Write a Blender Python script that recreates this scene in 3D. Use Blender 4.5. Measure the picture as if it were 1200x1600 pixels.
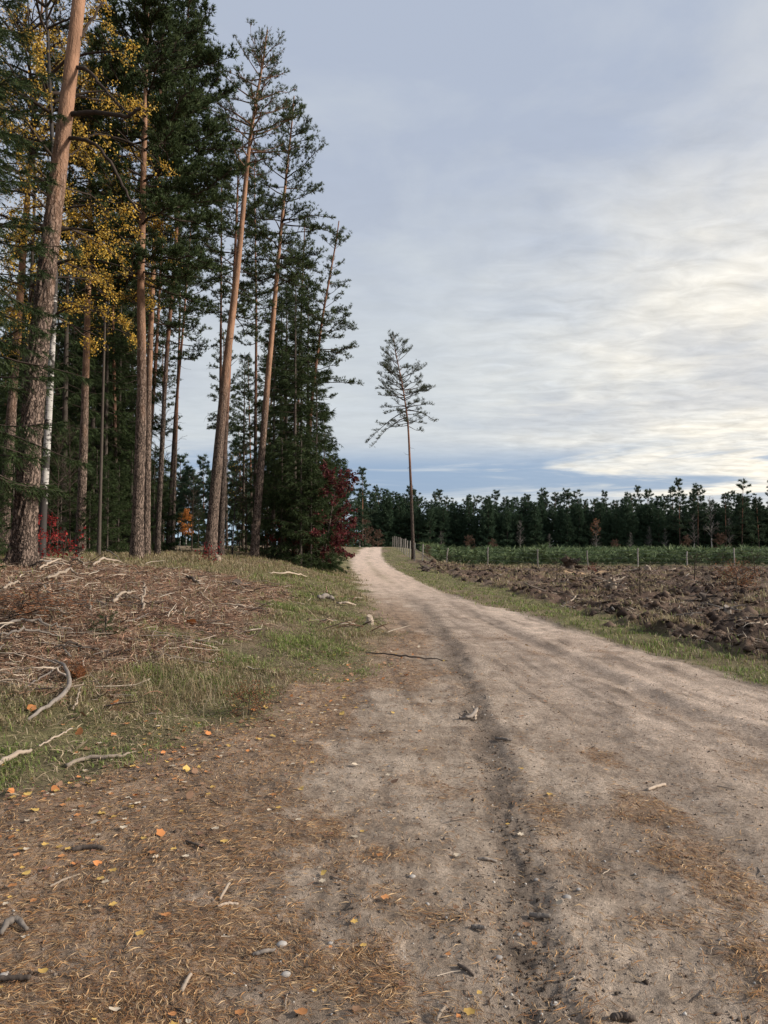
import bpy, math
import numpy as np
from mathutils import Vector, Matrix, Euler

for o in list(bpy.data.objects): bpy.data.objects.remove(o)
SC = bpy.context.scene
COL = SC.collection
R = math.radians
EYE = 1.6
FPX = 1155.0
HOR = 852.0
PITCH = math.atan((HOR - 800) / FPX)

# ------------------------------------------------------------------ camera
cd = bpy.data.cameras.new('camera'); cam = bpy.data.objects.new('camera', cd); COL.objects.link(cam)
cd.sensor_fit = 'VERTICAL'; cd.sensor_height = 36; cd.lens = 36 * FPX / 1600
cd.clip_start = .05; cd.clip_end = 4000
cam.location = (0, 0, EYE); cam.rotation_euler = (R(90) + PITCH, 0, 0)
SC.camera = cam
SC.render.resolution_x = 768; SC.render.resolution_y = 1024
SC.view_settings.view_transform = 'Standard'; SC.view_settings.look = 'None'
SC.view_settings.gamma = 1; SC.view_settings.use_curve_mapping = False
SC.view_settings.exposure = 0.55

# ------------------------------------------------------------------ sun and sky
SUN_AZ, SUN_EL = R(97), R(25)
sd = bpy.data.lights.new('sun', 'SUN'); sun = bpy.data.objects.new('sun', sd); COL.objects.link(sun)
sd.energy = 3.8; sd.angle = R(6); sd.color = (1, .93, .83)
sdir = Vector((math.sin(SUN_AZ) * math.cos(SUN_EL), math.cos(SUN_AZ) * math.cos(SUN_EL), math.sin(SUN_EL)))
sun.rotation_euler = sdir.to_track_quat('Z', 'Y').to_euler()

W = bpy.data.worlds.new('World'); SC.world = W; W.use_nodes = True
wt = W.node_tree; wn, wl = wt.nodes, wt.links; wn.clear()

class G:
    """tiny node-graph helper"""
    def __init__(s, tree): s.t = tree; s.n = tree.nodes; s.l = tree.links
    def node(s, typ, **kw):
        n = s.n.new(typ)
        for k, v in kw.items(): setattr(n, k, v)
        return n
    def put(s, sock, v):
        if isinstance(v, bpy.types.NodeSocket): s.l.new(v, sock)
        elif v is not None: sock.default_value = v
    def math(s, op, a, b=None, c=None, clamp=False):
        n = s.node('ShaderNodeMath', operation=op); n.use_clamp = clamp
        for i, v in enumerate((a, b, c)):
            if v is not None: s.put(n.inputs[i], v)
        return n.outputs[0]
    def mix(s, f, a, b, mode='MIX'):
        n = s.node('ShaderNodeMix', data_type='RGBA', blend_type=mode); n.clamp_factor = True
        s.put(n.inputs[0], f)
        for i, v in ((6, a), (7, b)):
            if not isinstance(v, bpy.types.NodeSocket): v = (*v, 1) if len(v) == 3 else v
            s.put(n.inputs[i], v)
        return n.outputs[2]
    def noise(s, vec, scale, detail=4, rough=.55, dist=0.):
        n = s.node('ShaderNodeTexNoise')
        s.put(n.inputs['Vector'], vec); n.inputs['Scale'].default_value = scale
        n.inputs['Detail'].default_value = detail; n.inputs['Roughness'].default_value = rough
        n.inputs['Distortion'].default_value = dist
        return n.outputs['Fac']
    def ramp(s, f, a, b):
        n = s.node('ShaderNodeMapRange'); n.interpolation_type = 'SMOOTHSTEP'
        s.put(n.inputs[0], f); n.inputs[1].default_value = a; n.inputs[2].default_value = b
        return n.outputs[0]
    def vec(s, x, y, z):
        n = s.node('ShaderNodeCombineXYZ')
        for i, v in enumerate((x, y, z)): s.put(n.inputs[i], v)
        return n.outputs[0]
    def mapping(s, v, scale=(1, 1, 1), loc=(0, 0, 0), rot=(0, 0, 0)):
        n = s.node('ShaderNodeMapping'); s.put(n.inputs[0], v)
        n.inputs['Scale'].default_value = scale; n.inputs['Location'].default_value = loc; n.inputs['Rotation'].default_value = rot
        return n.outputs[0]

g = G(wt)
tc = g.node('ShaderNodeTexCoord'); sep = g.node('ShaderNodeSeparateXYZ'); g.put(sep.inputs[0], tc.outputs['Generated'])
dx, dy, dz = sep.outputs
zc = g.math('MAXIMUM', dz, 0.0)
zz = g.math('ADD', zc, .10)
cu = g.vec(g.math('DIVIDE', dx, zz), g.math('DIVIDE', dy, zz), 0.0)
nish = g.node('ShaderNodeTexSky', sky_type='NISHITA'); nish.sun_disc = False
nish.sun_elevation = SUN_EL; nish.sun_rotation = SUN_AZ
blue = g.mix(1.0, nish.outputs[0], (.12, .12, .12), 'MULTIPLY')
# closeness to the veiled sun, spread wide
sd_n = g.node('ShaderNodeVectorMath', operation='DOT_PRODUCT'); g.put(sd_n.inputs[0], tc.outputs['Generated'])
sd_n.inputs[1].default_value = (math.sin(R(42)) * math.cos(R(3)), math.cos(R(42)) * math.cos(R(3)), math.sin(R(3)))
glow = g.ramp(sd_n.outputs['Value'], .72, 1.0)
n1 = g.noise(cu, .55, 6, .5, .35)
n2 = g.noise(g.mapping(cu, (1, 1.0, 1), (7, 3, 0)), 2.2, 8, .55, .3)
n3 = g.noise(g.mapping(cu, (1.5, .7, 1), (2, 9, 0), (0, 0, .5)), .25, 3, .5, .2)
cool = g.mix(n3, (.375, .440, .570), (.430, .472, .555))
cool = g.mix(g.ramp(zc, .50, .12), cool, (.54, .585, .625))
warm = g.mix(glow, (.610, .650, .670), (.97, .90, .77))
lum = g.math('ADD', g.math('MULTIPLY', glow, .55), g.math('MULTIPLY', g.math('SUBTRACT', n2, .5), 1.5))
lum = g.math('ADD', lum, g.math('MULTIPLY', g.math('SUBTRACT', n1, .52), 1.1))
lum = g.math('ADD', lum, g.math('MULTIPLY', g.ramp(zc, .50, .22), .30), clamp=True)
cloud = g.mix(lum, cool, warm)
n4 = g.noise(g.mapping(cu, (1.0, 1.6, 1), (3, 1, 0), (0, 0, .4)), 6.5, 7, .6, .5)
mott = g.math('MULTIPLY', g.math('SUBTRACT', n4, .5), g.math('MULTIPLY', g.ramp(zc, .62, .25), g.math('ADD', .25, glow)))
mv = g.math('ADD', 1.0, g.math('MULTIPLY', mott, .85)); cloud = g.mix(1.0, cloud, g.vec(mv, mv, mv), 'MULTIPLY')
grey = g.math('MULTIPLY', g.math('MULTIPLY', g.ramp(n1, .50, .38), g.ramp(zc, .08, .2)), .5)
cloud = g.mix(grey, cloud, (.40, .44, .52))
# long low streaks and blue breaks near the horizon
st = g.noise(g.vec(g.math('MULTIPLY', g.math('DIVIDE', dx, dy), 2.3), g.math('MULTIPLY', dz, 26.0), 1.7), 1.0, 7, .55, .6)
band = g.math('MULTIPLY', g.ramp(zc, .03, .075), g.ramp(zc, .145, .10))
brk = g.math('MULTIPLY', g.ramp(g.math('ADD', st, g.math('MULTIPLY', glow, -.03)), .41, .55), band)
lowblue = g.mix(.25, (.200, .310, .520), blue)
sky = g.mix(g.math('MULTIPLY', brk, .85), cloud, lowblue)
st2 = g.noise(g.vec(g.math('MULTIPLY', g.math('DIVIDE', dx, dy), 3.0), g.math('MULTIPLY', dz, 34.0), 8.2), 1.0, 7, .6, .8)
pale = g.math('MULTIPLY', g.ramp(st2, .50, .68), g.ramp(zc, .34, .08))
sky = g.mix(g.math('MULTIPLY', pale, .55), sky, g.mix(glow, (.62, .67, .72), (1.05, .97, .78)))
hz = g.ramp(zc, .075, .02)
sky = g.mix(g.math('MULTIPLY', hz, .6), sky, g.mix(glow, (.42, .62, .80), (.60, .66, .74)))
bg = g.node('ShaderNodeBackground'); g.put(bg.inputs[0], sky); bg.inputs[1].default_value = .77
wo = g.node('ShaderNodeOutputWorld'); wl.new(bg.outputs[0], wo.inputs[0])

# ------------------------------------------------------------------ numeric noise
def _h(ix, iy, s):
    n = (ix.astype(np.int64) * 374761393 + iy.astype(np.int64) * 668265263 + s * 974634777) & 0xffffffff
    n = ((n ^ (n >> 13)) * 1274126177) & 0xffffffff
    n = ((n ^ (n >> 16)) * 2246822519) & 0xffffffff
    return ((n ^ (n >> 15)) & 0xffff) / 65535.0
def vn(x, y, s=0):
    x = np.asarray(x, float); y = np.asarray(y, float)
    xi = np.floor(x); yi = np.floor(y); fx = x - xi; fy = y - yi
    fx = fx * fx * (3 - 2 * fx); fy = fy * fy * (3 - 2 * fy)
    a = _h(xi, yi, s); b = _h(xi + 1, yi, s); c = _h(xi, yi + 1, s); d = _h(xi + 1, yi + 1, s)
    return (a * (1 - fx) + b * fx) * (1 - fy) + (c * (1 - fx) + d * fx) * fy
def fbm(x, y, o=4, s=0, gain=.5):
    t = 0; a = 1; n = 0
    for i in range(o):
        t = t + a * vn(x * 2 ** i + i * 17.3, y * 2 ** i - i * 9.1, s + i); n += a; a *= gain
    return t / n
def ss(x, a, b):
    t = np.clip((np.asarray(x, float) - a) / (b - a), 0, 1); return t * t * (3 - 2 * t)

# ------------------------------------------------------------------ lie of the land
def Lg(y): return np.interp(y, [-60, -10, 0, 3, 4.5, 7, 9, 12, 21, 41, 74, 125, 200, 900], [-12, -9, -5, -3.2, -2.4, -1.25, -.55, -.1, -.25, -1.7, -3.3, -3.3, 0, 26])
def Re(y): return np.interp(y, [-60, 0, 5, 8.4, 11.5, 18, 23.7, 33.6, 48.6, 74, 88, 125, 200, 900], [14, 5.6, 4.9, 4.4, 4.0, 3.1, 2.1, 1.54, .84, 0, -.25, -.35, 3, 30])
def Fe(y): return np.interp(y, [0, 10.1, 13.9, 25, 41, 65, 74, 125], [6.3, 5.25, 4.85, 4.3, 3.55, 2.75, 2.5, 1.5])
def rut(y): return np.interp(y, [0, 2.5, 2.85, 3.87, 5.3, 7.45, 12.5, 20, 40], [.3, .51, .57, .67, .78, .9, 1.08, 1.05, -.2])
def rut2(y): return np.interp(y, [0, 3, 5, 8, 12, 20, 40, 80], [2.0, 1.9, 1.85, 2.0, 1.7, 1.0, -.5, -2.3])
def rut3(y): return np.interp(y, [0, 4, 6, 7.9, 11.7, 20, 40, 80], [3.4, 3.3, 3.1, 2.8, 2.5, 1.9, .7, -.9])
def zones(x, y):
    """weights: dirt, field, slash"""
    e = (fbm(x * .9, y * .9, 4, 5) - .5) * 1.3 + (fbm(x * 5, y * 5, 3, 9) - .5) * .5
    ee = e * np.interp(y, [0, 20, 60], [1, .8, .7])
    dirt = ss(x - Lg(y) + ee, -.35, .35) * ss(Re(y) - x + ee * .35, -.12, .2)
    field = ss(x - Fe(y) + e * 1.5, -.25, .35) * ss(72.5 - y, -1, 1)
    sl = ss(-2.3 - x + e * 1.8 - .02 * (y - 8), -.3, .4) * ss(y + e * 1.2, 6.7, 7.6) * ss(20 + e * 4 - y, -1.5, 1.5)
    return dirt, field, sl
def H(x, y):
    x = np.asarray(x, float); y = np.asarray(y, float)
    s = np.maximum(0, Lg(y) - x)
    sc = np.interp(y, [0, 8, 16, 34, 60], [6.2, 5.2, 4.4, 3.6, 3.2])
    zb = 1.25 * (1 - np.exp(-(s / sc) ** 1.4)) * ss(y, -12, 6)
    rise = 1.25 * ss(y, 58, 125) * (1 - ss(x, 1.5, 11)) - .50 * ss(y, 25, 66) * ss(x, 1.5 + .02 * y, 7 + .02 * y)
    z = zb + rise * (1 - zb / 1.25 * .8)
    r2 = x * x + y * y
    near = np.exp(-r2 / 400.)
    dirt, field, sl = zones(x, y)
    z = z + (fbm(x * .35, y * .35, 3, 21) - .5) * .16 * (1 - dirt)
    z = z + (1 - dirt) * (1 - field) * (fbm(x * 2.6, y * 2.6, 3, 31) - .5) * .10
    z = z + sl * (fbm(x * 4, y * 4, 4, 41, .6) - .4) * .19
    # churned field: ridges, furrows and clods
    q = fbm(x * .8 + y * .25, y * .55, 4, 51)
    rg = 1 - np.abs(2 * fbm(x * 1.15 + 4, y * .8, 3, 61) - 1)
    z = z + field * (.05 + (q - .5) * .42 + (rg - .75) * .36 + (fbm(x * 5, y * 4, 3, 66, .6) - .5) * .20)
    # compacted dirt: wheel ruts, crumbs
    for f, d, w in ((rut, .020, .11), (rut2, .016, .22), (rut3, .03, .16)):
        u = (x - f(y) + (vn(y * 1.7, x * 0 + 3, 7) - .5) * .12 + (fbm(x * 9, y * 7, 2, 84) - .5) * .10) / w
        z = z - dirt * d * (np.exp(-u * u) - .45 * np.exp(-(np.abs(u) - 1.8) ** 2 * 2)) * ss(22 - y, 0, 10)
    z = z + dirt * ((fbm(x * 1.4, y * 1.1, 3, 71) - .5) * .05 + (fbm(x * 9, y * 9, 3, 81) - .5) * .026 * near
                    + (vn(x * 34, y * 34, 82) - .5) * .014 * np.exp(-r2 / 40.))
    u = (x - rut(y)) / .17
    z = z + dirt * np.exp(-u * u) * (fbm(x * 22, y * 16, 2, 83) - .5) * .022 * np.exp(-r2 / 200.)
    return z
def Hs(x, y): return float(H(np.array([x]), np.array([y]))[0])

def ray(px, py):
    """where the line of sight through a point of the photograph meets the ground"""
    c, s = math.cos(PITCH), math.sin(PITCH)
    vx, vy, vz = (px - 600) / FPX, 1.0, -(py - 800) / FPX
    d = np.array([vx, vy * c - vz * s, vy * s + vz * c])
    t = np.geomspace(1.2, 260, 5000)
    P = d[None] * t[:, None]
    hit = np.nonzero(P[:, 2] + EYE < H(P[:, 0], P[:, 1]))[0]
    k = hit[0] if len(hit) else -1
    return P[k, 0], P[k, 1], float(H(P[k:k + 1, 0], P[k:k + 1, 1])[0])
def at(px, d):
    x = (px - 600) / FPX * d
    return x, d, Hs(x, d)

# ------------------------------------------------------------------ mesh helpers
def mesh(name, V, F, mats, cols=None, t=None, smooth=False, mi=None):
    V = np.ascontiguousarray(V, np.float32); F = np.asarray(F, np.int32)
    m = bpy.data.meshes.new(name)
    m.vertices.add(len(V)); m.vertices.foreach_set('co', V.ravel())
    k = F.shape[1]
    m.loops.add(F.size); m.loops.foreach_set('vertex_index', F.ravel())
    m.polygons.add(len(F)); m.polygons.foreach_set('loop_start', np.arange(0, F.size, k, dtype=np.int32))
    if smooth: m.polygons.foreach_set('use_smooth', np.ones(len(F), bool))
    if mi is not None: m.polygons.foreach_set('material_index', np.asarray(mi, np.int32))
    if cols is not None:
        a = m.attributes.new('col', 'FLOAT_COLOR', 'POINT')
        c = np.ones((len(V), 4), np.float32); c[:, :3] = cols; a.data.foreach_set('color', c.ravel())
    if t is not None:
        a = m.attributes.new('t', 'FLOAT', 'POINT'); a.data.foreach_set('value', np.asarray(t, np.float32))
    for q in (mats if isinstance(mats, (list, tuple)) else [mats]): m.materials.append(q)
    m.update(calc_edges=True); m.validate()
    return m
def obj(name, me, parent=None, label=None, cat=None, group=None, kind=None, loc=None, rot=None, scale=None):
    o = bpy.data.objects.new(name, me); COL.objects.link(o)
    if parent is not None: o.parent = parent
    if label: o['label'] = label
    if cat: o['category'] = cat
    if group: o['group'] = group
    if kind: o['kind'] = kind
    if loc is not None: o.location = loc
    if rot is not None: o.rotation_euler = rot
    if scale is not None: o.scale = (scale,) * 3 if isinstance(scale, (int, float)) else scale
    return o
thing = lambda name, label, cat, loc, group=None, rot=None, scale=None: obj(name, None, None, label, cat, group, None, loc, rot, scale)

def nrm(a): return a / (np.linalg.norm(a, axis=-1, keepdims=True) + 1e-9)
def tubes(P, Rr, sides=5, cap=False):
    """P (N,S,3) centre lines, Rr (N,S) radii -> verts, quads, param along"""
    P = np.asarray(P, float); Rr = np.asarray(Rr, float)
    N, S, _ = P.shape
    T = nrm(np.gradient(P, axis=1))
    T0 = nrm(P[:, -1] - P[:, 0])
    ref = np.where(np.abs(T0[:, 2:3]) > .8, np.array([[1., 0, 0]]), np.array([[0, 0, 1.]]))[:, None, :]
    A = nrm(np.cross(T, np.broadcast_to(ref, T.shape))); B = np.cross(T, A)
    a = np.arange(sides) / sides * 2 * np.pi
    V = P[:, :, None] + Rr[:, :, None, None] * (A[:, :, None] * np.cos(a)[None, None, :, None] + B[:, :, None] * np.sin(a)[None, None, :, None])
    i = (np.arange(N) * S * sides)[:, None, None] + (np.arange(S - 1) * sides)[None, :, None]
    j = np.arange(sides)[None, None, :]; j2 = (j + 1) % sides
    F = np.stack([i + j, i + j2, i + sides + j2, i + sides + j], -1).reshape(-1, 4)
    tt = np.broadcast_to(np.linspace(0, 1, S)[None, :, None], (N, S, sides)).reshape(-1)
    V = V.reshape(-1, 3)
    if cap:
        base = len(V)
        cV = np.concatenate([P[:, 0], P[:, -1]]); V = np.concatenate([V, cV]); tt = np.concatenate([tt, np.zeros(N), np.ones(N)])
        k = np.arange(N)[:, None]; j = np.arange(sides)[None]; j2 = (j + 1) % sides
        f0 = np.stack([k * S * sides + j2, k * S * sides + j, base + k + 0 * j, base + k + 0 * j], -1).reshape(-1, 4)
        e = k * S * sides + (S - 1) * sides
        f1 = np.stack([e + j, e + j2, base + N + k + 0 * j, base + N + k + 0 * j], -1).reshape(-1, 4)
        return V, F, tt, np.concatenate([f0, f1])[:, :3]
    return V, F, tt
def capped(name, P, Rr, mats, sides=6, cols=None, smooth=False):
    V, F, tt, C = tubes(P, Rr, sides, True)
    me = bpy.data.meshes.new(name)
    me.from_pydata([tuple(v) for v in V.tolist()], [], F.tolist() + C.tolist())
    if smooth: me.polygons.foreach_set('use_smooth', np.ones(len(me.polygons), bool))
    a = me.attributes.new('t', 'FLOAT', 'POINT'); a.data.foreach_set('value', tt.astype(np.float32))
    me.materials.append(mats); return me

def tufts(P, D, n, L, Wd, spread, rng, col, colvar=.25):
    """bursts of narrow needles; returns tri soup"""
    M = len(P); K = M * n
    p = np.repeat(P, n, 0); d = np.repeat(D, n, 0)
    d = nrm(d + rng.normal(0, spread, (K, 3)))
    side = nrm(np.cross(d, rng.normal(0, 1, (K, 3))))
    ln = (L * rng.uniform(.6, 1.25, K))[:, None]
    st = p + d * ln * .05
    V = np.stack([st - side * Wd / 2, st + side * Wd / 2, st + d * ln], 1).reshape(-1, 3)
    F = np.arange(K * 3).reshape(-1, 3)
    b = np.repeat(rng.uniform(1 - colvar, 1 + colvar, M), n) * rng.uniform(.8, 1.2, K)
    hue = np.repeat(rng.uniform(0, 1, M), n)[:, None]
    c = (np.array(col[0])[None] * (1 - hue) + np.array(col[1])[None] * hue) * b[:, None]
    return V, F, np.repeat(c, 3, 0)
def blades(P, h, w, lean, rng, col, flat=False):
    """grass blades of two bends; P (N,3), h (N,), col (N,3)"""
    N = len(P); a = rng.uniform(0, 2 * np.pi, N)
    d = np.stack([np.cos(a), np.sin(a), 0 * a], 1); s = np.stack([-np.sin(a), np.cos(a), 0 * a], 1) * (w / 2)[:, None]
    up = np.array([0, 0, 1.])
    l = (lean * rng.uniform(.2, 1.3, N))[:, None]; hh = h[:, None]
    m = P + (up * .62 + d * l * .35) * hh; t = P + (up * (1 - l * .35) + d * l) * hh
    V = np.stack([P - s, P + s, m + s * .75, m - s * .75, t], 1).reshape(-1, 3)
    k = np.arange(N)[:, None] * 5
    F = np.concatenate([k + [[0, 1, 2]], k + [[0, 2, 3]], k + [[3, 2, 4]]], 0)
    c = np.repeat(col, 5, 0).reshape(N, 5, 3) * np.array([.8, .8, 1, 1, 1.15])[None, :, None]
    return V, F, c.reshape(-1, 3)
def cat3(parts):
    V = []; F = []; C = []; n = 0
    for v, f, c in parts:
        V.append(v); F.append(f + n); C.append(c); n += len(v)
    return np.concatenate(V), np.concatenate(F), np.concatenate(C)

# ------------------------------------------------------------------ materials
def mat(name, rough=.85, spec=.25):
    m = bpy.data.materials.new(name); m.use_nodes = True
    g = G(m.node_tree); b = m.node_tree.nodes['Principled BSDF']
    b.inputs['Roughness'].default_value = rough; b.inputs['Specular IOR Level'].default_value = spec
    return m, g, b
def oc(g): return g.node('ShaderNodeTexCoord').outputs['Object']
def attr(g, n, out='Color'): a = g.node('ShaderNodeAttribute'); a.attribute_name = n; return a.outputs[out]
def bump(g, b, h, s, d):
    n = g.node('ShaderNodeBump'); g.put(n.inputs['Height'], h); n.inputs['Strength'].default_value = s; n.inputs['Distance'].default_value = d
    g.l.new(n.outputs[0], b.inputs['Normal'])
def leafmat(name, trans=.25, rough=.7, spec=.2):
    m, g, b = mat(name, rough, spec)
    c = attr(g, 'col'); g.put(b.inputs['Base Color'], c)
    if trans:
        t = g.node('ShaderNodeBsdfTranslucent'); g.put(t.inputs[0], c)
        x = g.node('ShaderNodeMixShader'); x.inputs[0].default_value = trans
        g.l.new(b.outputs[0], x.inputs[1]); g.l.new(t.outputs[0], x.inputs[2])
        g.l.new(x.outputs[0], m.node_tree.nodes['Material Output'].inputs[0])
    return m
M_needle = leafmat('needle_foliage', .2)
M_leaf = leafmat('broad_leaf', .35)
M_grass = leafmat('grass_blade', .25)
M_litter = leafmat('ground_litter', .0, .9, .1)

# ground
M_ground, g, b = mat('ground_soil', .93, .15)
c = attr(g, 'col'); o = oc(g)
a1 = g.noise(o, 3.1, 6, .6); a2 = g.noise(o, 34, 5, .65); a3 = g.noise(o, 210, 3, .7)
v = g.math('ADD', g.math('MULTIPLY', a1, .55), g.math('ADD', g.math('MULTIPLY', a2, .75), g.math('ADD', g.math('MULTIPLY', a3, .45), g.math('MULTIPLY', g.noise(o, 85, 3, .6), .35))))
v = g.math('POWER', v, 2.1)
vv = g.vec(v, v, v)
c2 = g.mix(1.0, c, vv, 'MULTIPLY')
vo = g.node('ShaderNodeTexVoronoi', feature='F1'); g.put(vo.inputs['Vector'], o); vo.inputs['Scale'].default_value = 75
peb = g.ramp(vo.outputs['Distance'], .22, .12)
rs = g.node('ShaderNodeSeparateColor'); g.l.new(vo.outputs['Color'], rs.inputs[0])
pk = g.math('MULTIPLY', peb, g.math('GREATER_THAN', rs.outputs[0], .88))
c2 = g.mix(g.math('MULTIPLY', pk, .6), c2, g.mix(rs.outputs[1], (.12, .11, .10), (.48, .44, .40)))
g.put(b.inputs['Base Color'], c2)
bump(g, b, g.math('ADD', g.math('ADD', g.math('MULTIPLY', a2, .8), g.math('MULTIPLY', a3, .4)), g.math('MULTIPLY', pk, .25)), 1.0, .045)

# pine bark: grey furrowed plates below, orange papery skin above
def barkmat(name, low, high, split, plate=(17, 17, 3.4), bstr=.9):
    m, g, b = mat(name, .9, .15); o = oc(g); t = attr(g, 't', 'Fac')
    n = g.noise(g.mapping(o, (5, 5, 1.2)), 1, 5, .6)
    nf = g.noise(g.mapping(o, (26, 26, 9)), 1, 4, .6)
    f = g.ramp(g.math('ADD', t, g.math('MULTIPLY', g.math('SUBTRACT', n, .5), .28)), split - .13, split + .13)
    vo = g.node('ShaderNodeTexVoronoi', feature='DISTANCE_TO_EDGE')
    dist = g.node('ShaderNodeVectorMath', operation='ADD'); g.put(dist.inputs[0], g.mapping(o, plate))
    nn = g.node('ShaderNodeTexNoise'); g.put(nn.inputs['Vector'], o); nn.inputs['Scale'].default_value = 9; nn.inputs['Detail'].default_value = 4
    nn2 = g.node('ShaderNodeVectorMath', operation='SCALE'); g.put(nn2.inputs[0], nn.outputs['Color']); nn2.inputs['Scale'].default_value = 2.2
    g.l.new(nn2.outputs[0], dist.inputs[1]); g.l.new(dist.outputs[0], vo.inputs['Vector']); vo.inputs['Scale'].default_value = 1
    crack = g.ramp(vo.outputs['Distance'], .03, .20)
    sc_ = g.node('ShaderNodeTexNoise'); g.put(sc_.inputs['Vector'], g.mapping(o, (30, 30, 7))); sc_.inputs['Scale'].default_value = 1
    lowc = g.mix(crack, tuple(v * .22 for v in low), g.mix(g.ramp(sc_.outputs['Fac'], .35, .65), tuple(v * .75 for v in low), tuple(v * 1.25 for v in low)))
    lowc = g.mix(g.math('MULTIPLY', g.ramp(nf, .5, .75), .5), lowc, tuple(min(1, v * 1.7) for v in low))
    highc = g.mix(g.ramp(n, .35, .7), tuple(v * .72 for v in high), tuple(v * 1.15 for v in high))
    highc = g.mix(g.math('MULTIPLY', g.ramp(nf, .55, .72), .45), highc, tuple(v * .4 for v in high))
    g.put(b.inputs['Base Color'], g.mix(f, lowc, highc))
    hgt = g.math('MULTIPLY', crack, g.math('SUBTRACT', 1.0, g.math('MULTIPLY', f, .85)))
    bump(g, b, g.math('ADD', hgt, g.math('MULTIPLY', nf, .5)), bstr, .03)
    return m
M_bark = barkmat('pine_bark', (.215, .155, .122), (.33, .185, .115), .33)
M_barkd = barkmat('dark_pine_bark', (.13, .098, .080), (.25, .125, .080), .35)
M_limb, g, b = mat('branch_bark', .9, .1)
n = g.noise(oc(g), 9, 4); g.put(b.inputs['Base Color'], g.mix(n, (.030, .023, .019), (.085, .062, .048)))
M_limbo, g, b = mat('orange_branch_bark', .9, .1)
n = g.noise(oc(g), 9, 4); g.put(b.inputs['Base Color'], g.mix(n, (.10, .06, .04), (.24, .13, .08)))
M_spruceb, g, b = mat('spruce_bark', .92, .1)
n = g.noise(g.mapping(oc(g), (20, 20, 6)), 1, 5, .7); g.put(b.inputs['Base Color'], g.mix(n, (.035, .030, .026), (.14, .11, .09))); bump(g, b, n, .7, .02)
M_birch, g, b = mat('birch_bark', .7, .2)
o = oc(g); n = g.noise(g.mapping(o, (7, 7, 30)), 1, 4, .6); n2 = g.noise(g.mapping(o, (3, 3, 3.5)), 1, 4, .6)
t = attr(g, 't', 'Fac')
bl = g.math('MAXIMUM', g.ramp(g.math('ADD', n, g.math('MULTIPLY', g.ramp(t, .22, .45), .35)), .54, .62), g.ramp(g.math('ADD', n2, g.math('MULTIPLY', g.ramp(t, .14, .0), .3)), .50, .58))
g.put(b.inputs['Base Color'], g.mix(bl, g.mix(n2, (.34, .31, .28), (.62, .58, .53)), (.05, .042, .038))); bump(g, b, n, .5, .01)

def wood(name, a, c, s=30, rough=.85):
    m, g, b = mat(name, rough, .2)
    oi = g.node('ShaderNodeObjectInfo'); n = g.noise(g.mapping(oc(g), (s, s * .25, s)), 1, 5, .65)
    base = g.mix(n, a, c)
    r = g.math('ADD', .75, g.math('MULTIPLY', oi.outputs['Random'], .5)); g.put(b.inputs['Base Color'], g.mix(1.0, base, g.vec(r, r, r), 'MULTIPLY'))
    bump(g, b, n, .8, .006); return m
M_pale = wood('bleached_wood', (.22, .165, .12), (.50, .40, .31))
M_grey = wood('weathered_wood', (.10, .085, .072), (.30, .25, .21))
M_dark = wood('dark_wood', (.035, .028, .024), (.12, .09, .07))
M_post = wood('grey_post_wood', (.16, .14, .12), (.38, .34, .30), 18)
M_wire, g, b = mat('galvanised_wire', .5, .5); b.inputs['Base Color'].default_value = (.30, .31, .32, 1); b.inputs['Metallic'].default_value = .6
M_clod, g, b = mat('dark_earth_clod', .95, .1)
n = g.noise(oc(g), 14, 6, .7); oi = g.node('ShaderNodeObjectInfo')
g.put(b.inputs['Base Color'], g.mix(oi.outputs['Random'], g.mix(n, (.018, .012, .009), (.08, .055, .040)), g.mix(n, (.05, .033, .023), (.15, .105, .075)))); bump(g, b, n, 1, .05)
M_stone, g, b = mat('pebble_stone', .7, .3)
oi = g.node('ShaderNodeObjectInfo'); n = g.noise(oc(g), 60, 4)
g.put(b.inputs['Base Color'], g.mix(oi.outputs['Random'], g.mix(n, (.13, .12, .11), (.28, .25, .23)), g.mix(n, (.30, .27, .24), (.48, .44, .40))))
def plain(name, a, c, s=20):
    m, g, b = mat(name, .8, .2); n = g.noise(oc(g), s, 4); oi = g.node('ShaderNodeObjectInfo')
    r = g.math('ADD', .75, g.math('MULTIPLY', oi.outputs['Random'], .5))
    g.put(b.inputs['Base Color'], g.mix(1.0, g.mix(n, a, c), g.vec(r, r, r), 'MULTIPLY')); return m
M_ly = plain('yellow_leaf', (.42, .25, .06), (.60, .42, .14))
M_lo = plain('orange_leaf', (.42, .15, .05), (.62, .26, .09))
M_lb = plain('brown_leaf', (.20, .11, .06), (.36, .21, .13))
M_lp = plain('pale_leaf', (.38, .29, .20), (.55, .46, .35))

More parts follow.
